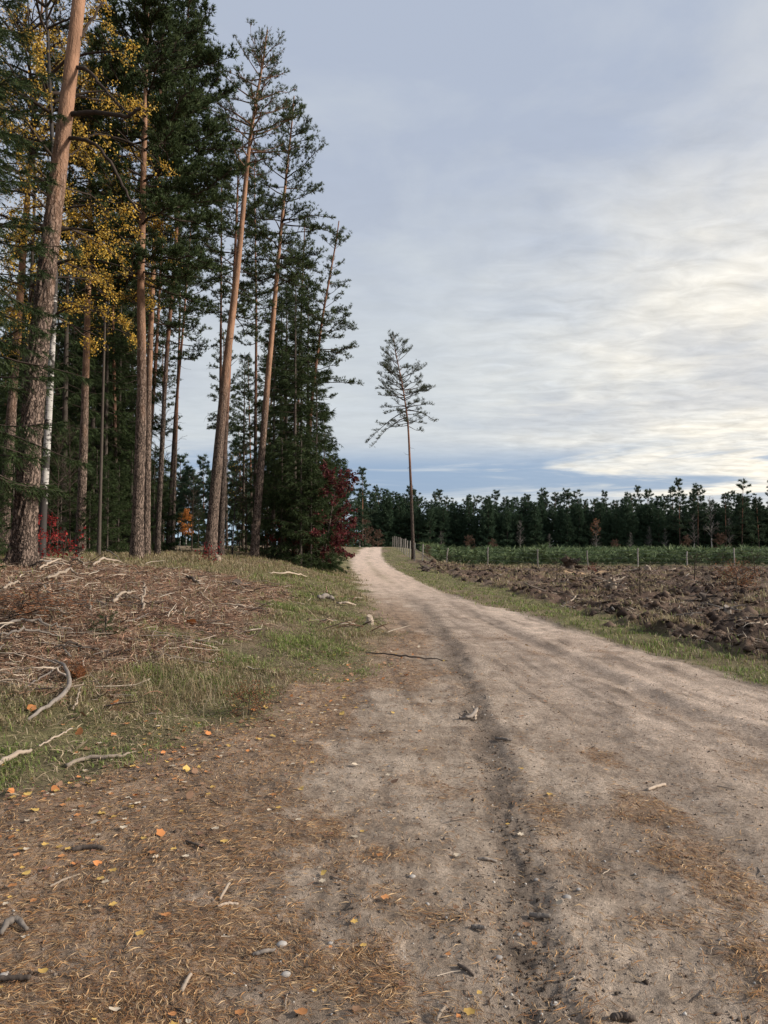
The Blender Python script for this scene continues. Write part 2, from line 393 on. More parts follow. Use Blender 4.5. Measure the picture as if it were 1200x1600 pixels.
# ------------------------------------------------------------------ ground sheet
def ground_color(x, y):
    dirt, field, sl = zones(x, y)
    r = np.random.default_rng(3)
    sh = x.shape
    def L(a, b, f): return np.array(a) * (1 - f[..., None]) + np.array(b) * f[..., None]
    big = fbm(x * .5, y * .4, 4, 101); med = fbm(x * 2.5, y * 2.2, 4, 102); fine = fbm(x * 14, y * 12, 3, 103)
    # dirt road: greyish loam, paler and pinker on the driven lane
    base = L((.285, .215, .160), (.47, .37, .285), ss(med * .5 + fine * .5, .32, .66))
    lane = np.exp(-(np.abs(x - (Lg(y) * .28 + Re(y) * .72)) / 1.5) ** 3) * (.35 + .65 * ss(y, 3.5, 8))
    base = L(base, (1, 1, 1), 0 * x) * 1.0
    base = base * (1 - lane[..., None]) + L((.47, .36, .28), (.61, .475, .375), ss(big * .4 + fine * .3 + med * .3, .34, .64)) * lane[..., None]
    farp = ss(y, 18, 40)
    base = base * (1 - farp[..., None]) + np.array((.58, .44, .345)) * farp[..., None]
    fm = (Lg(y) + Re(y)) / 2; fr_ = ss(y, 26, 38)
    mid = np.exp(-((x - fm) / .28) ** 2) * fr_ * ss(fbm(x * 1.5, y * .5, 3, 113), .35, .6) * .5
    base = base * (1 - mid[..., None]) + np.array((.27, .22, .14)) * mid[..., None]
    strk = ss(fbm((x - rut3(y)) * 5.5, y * .35, 4, 114), .50, .70) * .30 * ss(y, 5, 9)
    base = base * (1 - strk[..., None]) + np.array((.24, .175, .135)) * strk[..., None]
    # needle litter stains
    lit = needle_w(x, y)
    base = base * (1 - .55 * lit[..., None]) + L((.19, .115, .068), (.31, .185, .105), ss(fine, .3, .7)) * (.55 * lit)[..., None]
    # damp churned ruts
    for f, w, k in ((rut, .095, .70), (rut3, .16, .42), (rut2, .25, .22)):
        u = (x - f(y) + (vn(y * 1.7, x * 0 + 3, 7) - .5) * .12 + (fbm(x * 9, y * 7, 3, 84) - .5) * .13) / (w * 1.15 * (1 + .06 * y))
        q = np.exp(-u * u) * k * (.7 + .3 * ss(fbm(x * 13, y * 9, 3, 105), .36, .58)) * ss(30 - y, 0, 14)
        base = base * (1 - q[..., None]) + np.array((.105, .080, .062)) * q[..., None]
    q = (ss(fbm(x * 4.6, y * 1.6, 4, 107), .55, .72) * .5 * ss(fbm(x * .8, y * .5, 3, 108), .4, .6) + ss(fbm((x - rut3(y)) * 9, y * .5, 3, 110), .58, .72) * .45 * ss(y, 4, 8)) * ss(30 - y, 0, 14)
    base = base * (1 - q[..., None]) + np.array((.13, .098, .075)) * q[..., None]
    # bank: turf and moss
    turf = L((.095, .085, .040), (.19, .165, .080), ss(med * .4 + fine * .6, .34, .64))
    dry = L((.20, .145, .095), (.15, .11, .07), ss(med, .35, .65))
    fdry = ss(fbm(x * .4, y * .25, 3, 109) + .25 * ss(-x, 3, 9), .45, .75)
    turf = turf * (1 - fdry[..., None]) + dry * fdry[..., None]
    slc = L((.085, .048, .033), (.29, .17, .112), ss(fine * .6 + med * .4, .3, .65))
    turf = turf * (1 - sl[..., None]) + slc * sl[..., None]
    soil = L((.042, .027, .020), (.170, .110, .078), ss(fine * .45 + med * .55, .32, .68))
    gf = ss(fbm(x * .7, y * .5, 3, 111), .52, .7)
    soil = soil * (1 - .4 * gf[..., None]) + np.array((.20, .150, .105)) * (.4 * gf)[..., None]
    sp = np.exp(-(((x - 12.5) / 2.2) ** 2 + ((y - 48) / 2.5) ** 2) ** 2)
    soil = soil * (1 - sp[..., None]) + np.array((.50, .33, .19)) * sp[..., None]
    c = turf * (1 - field[..., None]) + soil * field[..., None]
    c = c * (1 - dirt[..., None]) + base * dirt[..., None]
    return c
def needle_w(x, y):
    n = fbm(x * 1.1 + 3, y * .9, 4, 121); n2 = fbm(x * 3.1, y * 3.1, 3, 122)
    side = ss(.7 - x, -1.0, 2.4) * .36 + .24
    strip = np.exp(-((x - 1.45 - .04 * y) / .28) ** 2) * .45 * ss(8 - y, 0, 3)
    edge = np.exp(-((x - Lg(y) - .35) / .8) ** 2) * .45 * ss(26 - y, 0, 10)
    w = ss(n * .55 + n2 * .45 + (side + strip + edge) * .70 - .55, .22, .42)
    rr = np.exp(-((x - rut(y)) / .2) ** 2)
    return w * (1 - .6 * rr) * ss(30 - y, 0, 15) * ss(Re(y) - .3 - x, -.3, .5)

th = np.concatenate([np.linspace(-180, -38, 36)[:-1], np.linspace(-35, 35, 340), np.linspace(38, 180, 36)[1:-1]])
th = np.radians(th)
rr = np.geomspace(1.2, 1500, 620)
TH, RR = np.meshgrid(th, rr)
X = RR * np.sin(TH); Y = RR * np.cos(TH)
Z = H(X, Y)
GV = np.stack([X, Y, Z], -1).reshape(-1, 3)
GC = ground_color(X, Y).reshape(-1, 3)
nt, nr = len(th), len(rr)
i = np.arange(nr - 1)[:, None] * nt; j = np.arange(nt)[None]; j2 = (j + 1) % nt
GF = np.stack([i + j, i + nt + j, i + nt + j2, i + j2], -1).reshape(-1, 4)[:, ::-1]
fc = GV[GF].mean(1)
dz_, fz_, sz_ = zones(fc[:, 0], fc[:, 1])
cls = np.where(fz_ > .5, 2, np.where(dz_ > .5, 1, 0))
def submesh(name, sel):
    F = GF[sel]; u, inv = np.unique(F, return_inverse=True)
    me = mesh(name, GV[u], inv.reshape(F.shape), M_ground, GC[u], smooth=True)
    return obj(name, me, kind='structure')
submesh('ground', cls == 0); submesh('dirt_road', cls == 1); submesh('ploughed_field', cls == 2)
k0 = np.arange(nt); cvv = np.concatenate([GV[:nt], [[0, 0, Hs(0, 0)]]])
fan = np.stack([k0, (k0 + 1) % nt, np.full(nt, nt)], 1)
obj('dirt_road', mesh('dirt_road_centre', cvv, fan[:, ::-1], M_ground, np.concatenate([GC[:nt], GC[:1]]), smooth=True), kind='structure')

# ------------------------------------------------------------------ tree growing
PG = ((.046, .070, .025), (.088, .112, .042))       # pine greens
SG = ((.027, .043, .016), (.056, .078, .024))       # spruce greens
def axis(H_, ctrl):
    """ctrl: list of (height fraction, dx, dy)"""
    c = np.array(ctrl, float)
    def f(t):
        t = np.asarray(t, float)
        return np.stack([np.interp(t, c[:, 0], c[:, 1]), np.interp(t, c[:, 0], c[:, 2]), t * H_], -1)
    def sm(t):
        t = np.asarray(t, float)
        return (f(np.clip(t - .06, 0, 1)) + f(t) * 2 + f(np.clip(t + .06, 0, 1))) / 4 * np.array([1, 1, 0]) + np.stack([0 * t, 0 * t, t * H_], -1)
    return sm
def trunk_mesh(ax, r0, r1, H_, m, sides=12, seg=40, flare=.35, fine=False, rng=None, name='trunk'):
    t = np.linspace(0, 1, seg) ** (1.15 if not fine else 1.6)
    P = ax(t); r = r1 + (r0 - r1) * (1 - t) ** 1.0; r = r * (1 + flare * np.exp(-t * H_ / .45))
    P[0, 2] -= .4
    V, F, tt = tubes(P[None], r[None], sides)
    tt = np.repeat(t, sides)
    a = np.tile(np.arange(sides) / sides * 2 * np.pi, seg)
    C = np.repeat(P, sides, 0); D = nrm(V - C); rad = np.repeat(r, sides)
    z = V[:, 2]
    if fine:      # deep plated bark as relief
        low = ss(.42 - tt, 0, .22)
        u = a * rad.mean() / .075 * 1.0; w = z / .22
        n = np.abs(2 * fbm(np.cos(a) * 4.2 + 30, w + np.sin(a) * 4.2, 4, 201, .55) - 1)
        n2 = np.abs(2 * vn(a * 19 / 6.283 * 1.0 + fbm(a * 2, w * .8, 2, 203) * 2.2, w * .45, 202) - 1)
        rel = (ss(n, .02, .22) * .55 + ss(n2, .05, .4) * .45)
        V = V + D * ((rel - .6) * .045 * (low * .9 + .08) + (fbm(a * 6, z * 6, 2, 204) - .5) * .015)[:, None]
        butt = np.exp(-(tt * H_) / .35) * (np.cos(a * 5 + 1) * .5 + np.cos(a * 3) * .5) * .10
        V = V + D * butt[:, None]
    else:
        V = V + D * ((fbm(np.cos(a) * 2 + 9, z * 1.3 + np.sin(a) * 2, 3, 205) - .5) * .22 * rad)[:, None]
    return mesh(name, V, F, m, t=tt, smooth=not fine)
def limbs_from(rng, ax, ts, az, L, el, curl, base_r, S=6, wig=.07):
    N = len(ts); s = np.linspace(0, 1, S)[None]
    o = ax(ts)[:, None]
    hd = np.stack([np.cos(az), np.sin(az), 0 * az], 1)[:, None]
    sd = np.stack([-np.sin(az), np.cos(az), 0 * az], 1)[:, None]
    w = np.cumsum(rng.normal(0, wig, (N, S)), 1) * s; w2 = np.cumsum(rng.normal(0, wig, (N, S)), 1) * s
    P = o + hd * (L[:, None] * s * np.cos(el)[:, None])[..., None] + sd * (L[:, None] * w)[..., None]
    P[..., 2] += L[:, None] * (np.sin(el)[:, None] * s + curl[:, None] * s * s + w2 * .7)
    Rr = base_r[:, None] * (1 - .82 * s)
    return P, Rr
def along(P, idx, s):
    """points and tangents on limbs idx at param s"""
    S = P.shape[1]; f = s * (S - 1); k = np.minimum(f.astype(int), S - 2); u = (f - k)[:, None]
    a = P[idx, k]; b = P[idx, k + 1]
    return a * (1 - u) + b * u, nrm(b - a)
def pine(seed, H_, r0, ctrl, c0, Lmax, nl, bark=None, prof=None, per=1.0, tuft=12, nlen=.13, nw=.020, limbm=None, fine=False, cols=PG,
         el=(-.15, .75), sides=12, extra=None, spread=.55, lr=.035, bias=None, dead=10, clear=0., sec=3.2):
    """returns [(part name, mesh)...] for a Scots pine"""
    rng = np.random.default_rng(seed); ax = axis(H_, ctrl)
    prof = prof or (lambda u: np.sin(np.clip(u * .86 + .14, 0, 1) * np.pi) ** .55 * (1 - u * .35))
    if H_ > 14.5: nl = int(nl * 1.3)
    u = np.sort(rng.uniform(0, 1, nl)); ts = c0 + (.985 - c0) * u
    az = np.arange(nl) * 2.39996 + rng.uniform(-.5, .5, nl)
    if bias is not None: az = np.where(rng.random(nl) < bias[1], bias[0] + rng.normal(0, .7, nl), az)
    L = Lmax * prof(u) * rng.uniform(.6, 1.18, nl); L = np.maximum(L, .35)
    e = el[0] + (el[1] - el[0]) * u + rng.normal(0, .12, nl)
    P, Rr = limbs_from(rng, ax, ts, az, L, e, rng.uniform(-.05, .28, nl), lr * (L / Lmax) ** .8 * (1 - .3 * u) + .004)
    if extra is not None:
        for (t_, az_, L_, el_, cu_) in extra:
            p, r_ = limbs_from(rng, ax, np.array([t_]), np.array([az_]), np.array([L_]), np.array([el_]), np.array([cu_]), np.array([lr]), wig=.04)
            P = np.concatenate([P, p]); Rr = np.concatenate([Rr, r_]); L = np.append(L, L_)
    # side shoots
    k = np.maximum(4, (L * sec * per * 1.5 + 3).astype(int)); idx = np.repeat(np.arange(len(L)), k); M = len(idx)
    s = 1 - rng.random(M) ** 1.2 * (.75 - clear)
    o, tg = along(P, idx, s)
    sgn = rng.choice([-1, 1], M)
    side = nrm(np.cross(tg, np.array([0, 0, 1.])) + 1e-6)
    d = nrm(tg * rng.uniform(.3, 1.1, M)[:, None] + side * (sgn * rng.uniform(.25, 1., M))[:, None] + np.array([0, 0, 1.]) * rng.uniform(-.15, .5, M)[:, None])
    l2 = (.16 + .30 * L[idx] * (1.12 - s)) * rng.uniform(.6, 1.3, M)
    q = np.linspace(0, 1, 4)[None, :, None]
    P2 = o[:, None] + d[:, None] * l2[:, None, None] * q + np.array([0, 0, 1.]) * (l2[:, None, None] * .18 * q ** 2) + rng.normal(0, .02, (M, 4, 3)) * q
    V1, F1, _ = tubes(P, Rr, 5); V2, F2, _ = tubes(P2, np.full((M, 4), .011) * (1.15 - q[..., 0]) + .003, 3)
    # needle tufts on the shoots
    kt = np.maximum(3, (l2 * 11 * per + 2).astype(int)); ii = np.repeat(np.arange(M), kt); K = len(ii)
    st = 1 - rng.random(K) ** 1.3 * .8
    tp, tt = along(P2, ii, st)
    off = nrm(rng.normal(0, 1, (K, 3))) * rng.uniform(.02, .16, K)[:, None] * np.array([1, 1, .6])
    td = nrm(tt * .8 + off * 3 + np.array([0, 0, .45]))
    VT, FT, CT = tufts(tp + off, td, tuft, nlen, nw, spread, rng, cols)
    parts = [('trunk', trunk_mesh(ax, r0 * (.87 if not fine else 1), .03, H_, bark or M_bark, sides, 60 if not fine else 520, fine=fine)),
             ('limbs', mesh('limbs', np.concatenate([V1, V2]), np.concatenate([F1, F2 + len(V1)]), limbm or M_limb, smooth=True)),
             ('crown', mesh('crown', VT, FT, M_needle, CT))]
    if dead:
        tsd = rng.uniform(c0 * .55, c0, dead)
        Pd, Rd = limbs_from(rng, ax, tsd, rng.uniform(0, 6.28, dead), rng.uniform(.3, 1.3, dead), rng.uniform(-.3, .3, dead), rng.uniform(-.3, .1, dead), np.full(dead, .018), wig=.12)
        Vd, Fd, _ = tubes(Pd, Rd, 4); parts.append(('dead_twigs', mesh('dead_twigs', Vd, Fd, M_limb)))
    return parts
def spruce(seed, H_, r0, Lmax, c0=.04, nl=110, per=1.0, w=.045, ln=.26, ctrl=((0, 0, 0), (1, 0, 0)), droop=.25, sparse=0., cols=SG, mb=None, sides=8, lowdead=0):
    rng = np.random.default_rng(seed); ax = axis(H_, ctrl)
    u = np.sort(rng.uniform(0, 1, nl)) ; ts = c0 + (.99 - c0) * u
    az = np.arange(nl) * 2.39996 + rng.uniform(-.6, .6, nl)
    L = Lmax * (1 - u) ** .75 * rng.uniform(.65, 1.2, nl) + .12
    P, Rr = limbs_from(rng, ax, ts, az, L, -droop + .75 * u ** 1.5 + rng.normal(0, .1, nl), np.full(nl, .18), .022 * min(1, H_ / 8) * (L / Lmax) + .004 * min(1, H_ / 4), wig=.04)
    k = np.maximum(4, (L * 11 * per).astype(int)); idx = np.repeat(np.arange(nl), k); M = len(idx)
    s = rng.uniform(.12 + sparse, 1.0, M)
    o, tg = along(P, idx, s); side = nrm(np.cross(tg, np.array([0, 0, 1.])) + 1e-6)
    d = nrm(tg * .7 + side * rng.uniform(-1, 1, M)[:, None] + np.array([0, 0, 1.]) * rng.uniform(-.75, .1, M)[:, None])
    l2 = (ln + .22 * L[idx] * (1 - s)) * rng.uniform(.6, 1.3, M)
    n = 9
    f = np.repeat(np.arange(M), n); a = rng.uniform(0, .9, len(f))
    bp = o[f] + d[f] * (l2[f] * a)[:, None]
    V2, F2, C2 = tufts(bp, nrm(d[f] + np.array([0, 0, -.35])), 2, .22 * ln / .26, w * .55, .38, rng, cols, .3)
    V1, F1, _ = tubes(P, Rr, 4)
    return [('trunk', trunk_mesh(ax, r0, .015, H_, mb or M_spruceb, sides, 24)), ('limbs', mesh('limbs', V1, F1, M_limb, smooth=True)), ('crown', mesh('crown', V2, F2, M_needle, C2))]
def leafsoup(P, size, rng, cols, n=None, droop=.3):
    M = len(P); a = nrm(rng.normal(0, 1, (M, 3)) + np.array([0, 0, -droop])); b_ = nrm(np.cross(a, rng.normal(0, 1, (M, 3))))
    c_ = np.cross(a, b_); sz = (size * rng.uniform(.65, 1.3, M))[:, None]
    V = np.stack([P, P + a * sz * .5 + b_ * sz * .38, P + a * sz, P + a * sz * .5 - b_ * sz * .38 + c_ * sz * .12], 1).reshape(-1, 3)
    k = np.arange(M)[:, None] * 4
    F = np.concatenate([k + [[0, 1, 2]], k + [[0, 2, 3]]])
    ci = rng.integers(0, len(cols), M); c = np.array(cols)[ci] * rng.uniform(.75, 1.25, M)[:, None]
    return V, F, np.repeat(c, 4, 0)
def broad(seed, H_, r0, ctrl, c0, Lmax, nl, bark, leafc, leafn, lsize, el=(.3, .9), curl=-.1, sides=8, lmat=None, filt=None, prof=None, twig=3.5, r1=.01):
    rng = np.random.default_rng(seed); ax = axis(H_, ctrl)
    u = np.sort(rng.uniform(0, 1, nl)); ts = c0 + (.985 - c0) * u
    az = np.arange(nl) * 2.39996 + rng.uniform(-.5, .5, nl)
    prof = prof or (lambda u: np.sin((u * .8 + .2) * np.pi) ** .6)
    L = Lmax * prof(u) * rng.uniform(.6, 1.2, nl) + .15
    P, Rr = limbs_from(rng, ax, ts, az, L, el[0] + (el[1] - el[0]) * u + rng.normal(0, .12, nl), np.full(nl, curl), .03 * (L / Lmax) * (H_ / 15) + .004, wig=.06)
    k = np.maximum(3, (L * twig).astype(int)); idx = np.repeat(np.arange(nl), k); M = len(idx)
    s = rng.uniform(.2, 1, M); o, tg = along(P, idx, s)
    d = nrm(tg + rng.normal(0, .55, (M, 3))); l2 = (.25 + .3 * L[idx] * (1.1 - s)) * rng.uniform(.5, 1.3, M)
    q = np.linspace(0, 1, 4)[None, :, None]
    P2 = o[:, None] + d[:, None] * l2[:, None, None] * q - np.array([0, 0, 1.]) * (l2[:, None, None] * .15 * q ** 2)
    V1, F1, _ = tubes(P, Rr, 5); V2, F2, _ = tubes(P2, np.full((M, 4), .006 + .003 * H_ / 15), 3)
    parts = [('trunk', trunk_mesh(ax, r0, r1, H_, bark, sides, 40)),
             ('limbs', mesh('limbs', np.concatenate([V1, V2]), np.concatenate([F1, F2 + len(V1)]), lmat or M_limb))]
    if leafn:
        ii = rng.integers(0, M, leafn); lp, _ = along(P2, ii, rng.random(leafn)); lp = lp + rng.normal(0, .07, (leafn, 3))
        if filt is not None: lp = lp[filt(lp, rng)]
        V, F, C = leafsoup(lp, lsize, rng, leafc); parts.append(('leaves', mesh('leaves', V, F, M_leaf, C)))
    return parts
def plant(parts, name, label, cat, loc, group=None, rz=0, sc=1.0, tilt=None):
    rot = (tilt[0], tilt[1], rz) if tilt else (0, 0, rz)
    t = thing(name, label, cat, loc, group, rot, sc)
    for n, me in parts: obj(n, me, t, kind=None if n == 'trunk' else 'stuff')
    return t
def lean(d, pts, H_, base_px, base_py=None):
    """control points from the photograph's leaning trunk line: pts (px, py) -> (t, dx, dy)"""
    x0, y0, z0 = at(base_px, d); out = [(0, 0, 0)]
    for px, py in pts:
        z = EYE + (HOR - py) / FPX * d
        out.append(((z - z0) / H_, (px - 600) / FPX * d - x0, 0))
    l = out[-1]; p = out[-2]
    if l[0] < 1:
        k = (1 - l[0]) / (l[0] - p[0]); out.append((1, l[1] + (l[1] - p[1]) * k, 0))
    return out, (x0, y0, z0)
def hgt(d, px, py): return EYE + (HOR - py) / FPX * d - Hs((px - 600) / FPX * d, d)

# --- the big leaning pine in front
d = 16.; c_, loc = lean(d, [(47, 640), (62, 440), (84, 220), (105, 0)], 25, 36)
big = pine(11, 25, .238, c_, .56, 3.6, 40, fine=True, sides=72, per=.8, tuft=9, dead=0, nlen=.14, el=(-.3, .6))
T = plant(big, 'pine_tree', 'thick leaning pine at the far left with plated bark, nearest and widest trunk', 'pine tree', loc)
def px3(px, py, d): return ((px - 600) / FPX * d, d, EYE + (HOR - py) / FPX * d)
def limbpoly(pts, r0, r1, d, wig=.4, seed=1):
    P = np.array([px3(px, py, d + k) for px, py, k in pts])
    n = 24; t = np.linspace(0, len(P) - 1, n); Q = np.stack([np.interp(t, range(len(P)), P[:, i]) for i in range(3)], 1)
    for _ in range(2): Q[1:-1] = (Q[:-2] + Q[1:-1] * 2 + Q[2:]) / 4
    r = np.random.default_rng(seed); Q[1:] += r.normal(0, .012, (n - 1, 3))
    return Q, np.linspace(r0, r1, n)
for i, (pts, r0, r1) in enumerate([
        ([(96, 163, 0), (112, 160, -.1), (135, 158, -.4), (160, 161, -.6), (188, 168, -.8), (196, 162, -.9), (208, 152, -1)], .060, .032),
        ([(102, 84, 0), (120, 86, -.1), (136, 100, -.3), (152, 124, -.4), (166, 136, -.5), (180, 152, -.5), (192, 160, -.6)], .045, .015),
        ([(96, 201, 0), (112, 201, -.2), (135, 208, -.3), (155, 228, -.4), (175, 262, -.5), (190, 292, -.5), (205, 318, -.6), (218, 326, -.6)], .045, .018),
        ([(108, 40, 0), (118, 20, .2), (130, 5, .3), (146, -25, .4)], .045, .02),
        ([(166, 136, -.5), (176, 150, -.5), (183, 172, -.5), (190, 195, -.5)], .02, .006),
        ([(92, 232, 0), (108, 222, .3), (124, 200, .6), (150, 190, .9)], .02, .005)]):
    Q, rd = limbpoly(pts, r0, r1, d, seed=i)
    V, F, tt = tubes(Q[None] - np.array(loc), rd[None], 7)
    obj('dead_branch', mesh('dead_branch', V, F, M_limb, smooth=True), T)

# --- birch behind it, yellow leaves
d = 18.5; c_, loc = lean(d, [(71, 700), (75, 560), (80, 440), (72, 250), (60, 60)], 20, 64)
YL = [(.66, .40, .05), (.74, .48, .08), (.55, .32, .06), (.68, .46, .12), (.38, .29, .08)]
def clumps(lp, rng):
    n = fbm(lp[:, 0] * .9 + lp[:, 1] * .6 + 40, lp[:, 2] * .8 + lp[:, 1] * .5, 3, 77); return n > .45
bir = broad(21, 20, .10, c_, .30, 2.7, 80, M_birch, YL, 26000, .055, el=(.15, .9), curl=-.35, filt=clumps)
plant(bir, 'birch_tree', 'birch with peeling white lower trunk and yellow leaves just right of the thick pine', 'birch tree', loc)
d = 23.; c_, loc = lean(d, [(34, 300), (20, 60)], 21, 18)
bir2 = broad(22, 21, .085, c_, .35, 3.6, 80, M_spruceb, YL, 30000, .062, el=(.15, .9), curl=-.3, filt=clumps)
plant(bir2, 'birch_tree', 'yellow-leaved birch crown in the top left corner behind the thick pine', 'birch tree', at(28, 23.))
d = 25.; c_, loc = lean(d, [(160, 300), (165, 100)], 17.5, 155)
bir3 = broad(23, 17.5, .06, c_, .44, 2.2, 80, M_spruceb, YL, 20000, .062, el=(.1, .9), curl=-.3, filt=clumps)
plant(bir3, 'birch_tree', 'golden birch crown hanging between the thick pine and the dense dark pine', 'birch tree', loc)

# --- the other large pines of the stand (photo trunk line, distance)
def standpine(seed, d, base, pts, top, r0, c0y, Lmax, nl, label, **kw):
    H_ = hgt(d, pts[-1][0], top); c_, loc = lean(d, pts, H_, base)
    c0 = (EYE + (HOR - c0y) / FPX * d - loc[2]) / H_
    return plant(pine(seed, H_, r0, c_, c0, Lmax, nl, **kw), 'pine_tree', label, 'pine tree', loc)
standpine(31, 24, 214, [(219, 600), (214, 440), (216, 240)], -130, .225, 440, 3.5, 85, 'straight pine with dense dark crown, left trunk of the touching pair', per=1.2, tuft=10, nlen=.16, nw=.034, cols=((.034, .056, .020), (.068, .090, .032)), el=(-.35, .6), lr=.05)
standpine(32, 28, 229, [(229, 600), (233, 440), (238, 250)], -20, .17, 500, 2.8, 60, 'slimmer orange pine trunk touching the right side of the straight dark-crowned pine', per=1.2, tuft=14, cols=((.030, .050, .020), (.060, .080, .030)), el=(-.35, .6))
standpine(33, 33, 328, [(345, 640), (352, 560), (369, 400), (385, 200), (403, 90)], 28, .30, 262, 2.5, 40, 'tallest orange pine with open crown leaning right, in front of its dark twin trunk', per=1.0, tuft=10, nlen=.13, nw=.018, el=(-.1, .9), lr=.05, limbm=M_limbo, extra=[(.80, 0.1, 2.2, .25, .15), (.81, 3.1, 2.5, .5, -.25), (.76, 0.2, 2.3, .1, .1)])
standpine(34, 34.5, 344, [(352, 640), (362, 440), (366, 300)], 225, .19, 490, 2.5, 44, 'reddish brown pine trunk standing close behind the tallest leaning pine', bark=M_barkd, per=1.15, tuft=13, el=(-.35, .7))
standpine(35, 36, 397, [(413, 640), (432, 400), (444, 260), (450, 200)], 140, .235, 440, 2.6, 58, 'orange pine leaning right, fourth large trunk, between the twin trunks and the spruces', per=1.1, tuft=12, nlen=.14, el=(-.3, .8), lr=.045, bias=(0.2, .2))
standpine(36, 41, 476, [(484, 640), (501, 500), (515, 420)], 345, .17, 640, 2.2, 46, 'slender leaning pine at the right edge of the stand, above the red oak', bark=M_barkd, per=1.05, tuft=12, el=(-.25, .8), bias=(0.0, .25), extra=[(.52, 0.0, 2.6, .05, -.05), (.62, .2, 2.1, 0, .05)])
standpine(37, 44, 262, [(272, 640), (283, 500), (288, 420)], 330, .15, 560, 2.6, 34, 'thin dark pine leaning right in the gap beside the clearing', bark=M_barkd, per=1.1, tuft=12)
standpine(38, 46, 270, [(274, 640), (277, 500), (276, 420)], 300, .14, 520, 2.3, 36, 'thin straight dark pine crossing the leaning one by the clearing', bark=M_barkd, per=1.1, tuft=12)
standpine(39, 29, 126, [(129, 640), (131, 440), (131, 300)], 40, .215, 330, 2.6, 46, 'straight grey-barked pine midway between the birch and the touching pair', per=1.1, tuft=13, el=(-.3, .7))
standpine(40, 25, 4, [(14, 640), (26, 400), (34, 250)], -60, .22, 280, 2.8, 34, 'pine trunk half hidden by spruce boughs at the left edge', per=1.1, tuft=13)
standpine(41, 48, 343, [(342, 500), (341, 330)], 232, .15, 500, 2.0, 40, 'thin pine standing behind and left of the tallest leaning pine', bark=M_barkd, per=1.1, tuft=12)
standpine(42, 43, 222, [(240, 560), (246, 400), (248, 320)], 175, .17, 500, 2.8, 50, 'slim pine behind the touching pair with a green crown right of them', bark=M_barkd, per=1.2, tuft=13)
standpine(43, 29, 246, [(256, 560), (268, 400), (276, 200)], -60, .12, 330, 2.5, 80, 'slim pine with a dense dark crown just right of the touching pair', bark=M_barkd, per=1.2, tuft=10, nlen=.16, nw=.034, cols=((.034, .056, .020), (.068, .090, .032)), el=(-.35, .6))
standpine(44, 47, 398, [(398, 500), (396, 400)], 235, .15, 560, 2.5, 50, 'background pine between the tallest pine and the fourth large trunk', bark=M_barkd, per=1.1, tuft=12)
standpine(45, 50, 462, [(466, 560), (470, 450)], 330, .14, 600, 2.4, 50, 'background pine behind the spruces at the right end of the stand', bark=M_barkd, per=1.1, tuft=12)

# --- the lone pine in the open
d = 71.; H_ = hgt(d, 614, 524); c_, loc = lean(d, [(643, 780), (638, 660), (631, 610), (623, 570)], H_, 646)
f0 = lambda py: (EYE + (HOR - py) / FPX * d - loc[2]) / H_
plant(pine(51, H_, .20, c_, f0(668), 3.1, 66, bark=M_barkd, per=.8, tuft=6, nlen=.20, nw=.024, cols=((.060, .074, .044), (.100, .112, .066)), lr=.06, sides=10, el=(-.15, .75), dead=3, clear=.25,
           prof=lambda u: .42 + .55 * np.sin(np.clip(u * 1.05, 0, 1) * np.pi) - .22 * u, bias=(3.14, .16),
           extra=[(f0(640), 3.1, 4.2, -.45, -.28), (f0(650), 3.4, 3.6, -.35, -.38), (f0(636), 0.0, 2.6, .25, -.25), (f0(640), .2, 2.9, .12, -.42)]),
      'pine_tree', 'lone tall pine with a bare trunk standing in the open right of the road', 'pine tree', loc)

# --- spruces
sp = {'tall': spruce(61, 16, .15, 2.1, .08, 150, 1.0, .05, .30), 'slim': spruce(62, 15, .12, 1.5, .14, 130, .9, .05, .28, sparse=.1),
      'ragged': spruce(63, 17, .14, 1.9, .22, 110, .75, .05, .30, droop=.4, sparse=.15), 'young': spruce(64, 5.5, .06, 1.5, .02, 80, 1.2, .04, .22),
      'near': spruce(65, 17, .13, 2.1, .12, 150, 1.5, .028, .20, droop=.35)}
plant(sp['near'], 'spruce_tree', 'dark spruce at the left edge, boughs hanging across the thick pine trunk', 'spruce tree', at(-52, 14.6), rz=.7)
plant(sp['young'], 'spruce_tree', 'small bushy spruce at the foot of the thick pine on the left edge', 'spruce tree', at(-20, 14.4), rz=2, sc=.28)
CL = ['slim spruce first right of the fourth large trunk', 'tall full spruce second right of the fourth large trunk', 'ragged spruce in the front middle of the clump by the road',
      'tall full spruce in the right half of the clump by the road', 'slim low-topped spruce behind the stem of the red oak', 'bushy low spruce in front of the clump left of the red oak',
      'low bushy spruce behind the left side of the red oak', 'low bushy spruce in the front middle of the clump', 'low bushy spruce just right of the foot of the fourth large trunk',
      'slim spruce at the right rear of the clump above the oak', 'medium spruce behind the crown of the red oak', 'short full spruce at the right end behind the red oak',
      'ragged tall spruce at the back of the clump by the road', 'ragged spruce at the back, just right of the fourth large trunk', 'short slim spruce hidden behind the fourth large trunk', 'ragged spruce seen left of the fourth large trunk']
for k, (px, d, kind, sc) in enumerate([(427, 40, 'slim', .92), (446, 43, 'tall', 1.0), (460, 39, 'ragged', .92), (480, 41, 'tall', 1.0), (494, 38, 'slim', .72), (486, 36, 'young', .95), (505, 38.5, 'young', .9), (470, 36, 'young', 1.2), (440, 37, 'young', 1.1),
                        (506, 40, 'tall', .56), (520, 43, 'tall', .48), (470, 47, 'ragged', 1.0), (438, 48, 'ragged', 1.05), (418, 46, 'slim', .62), (380, 50, 'ragged', .8)]):
    plant(sp[kind], 'spruce_tree', CL[k], 'spruce tree', at(px, d), None, rz=k * 1.7, sc=sc)
rg = np.random.default_rng(5)
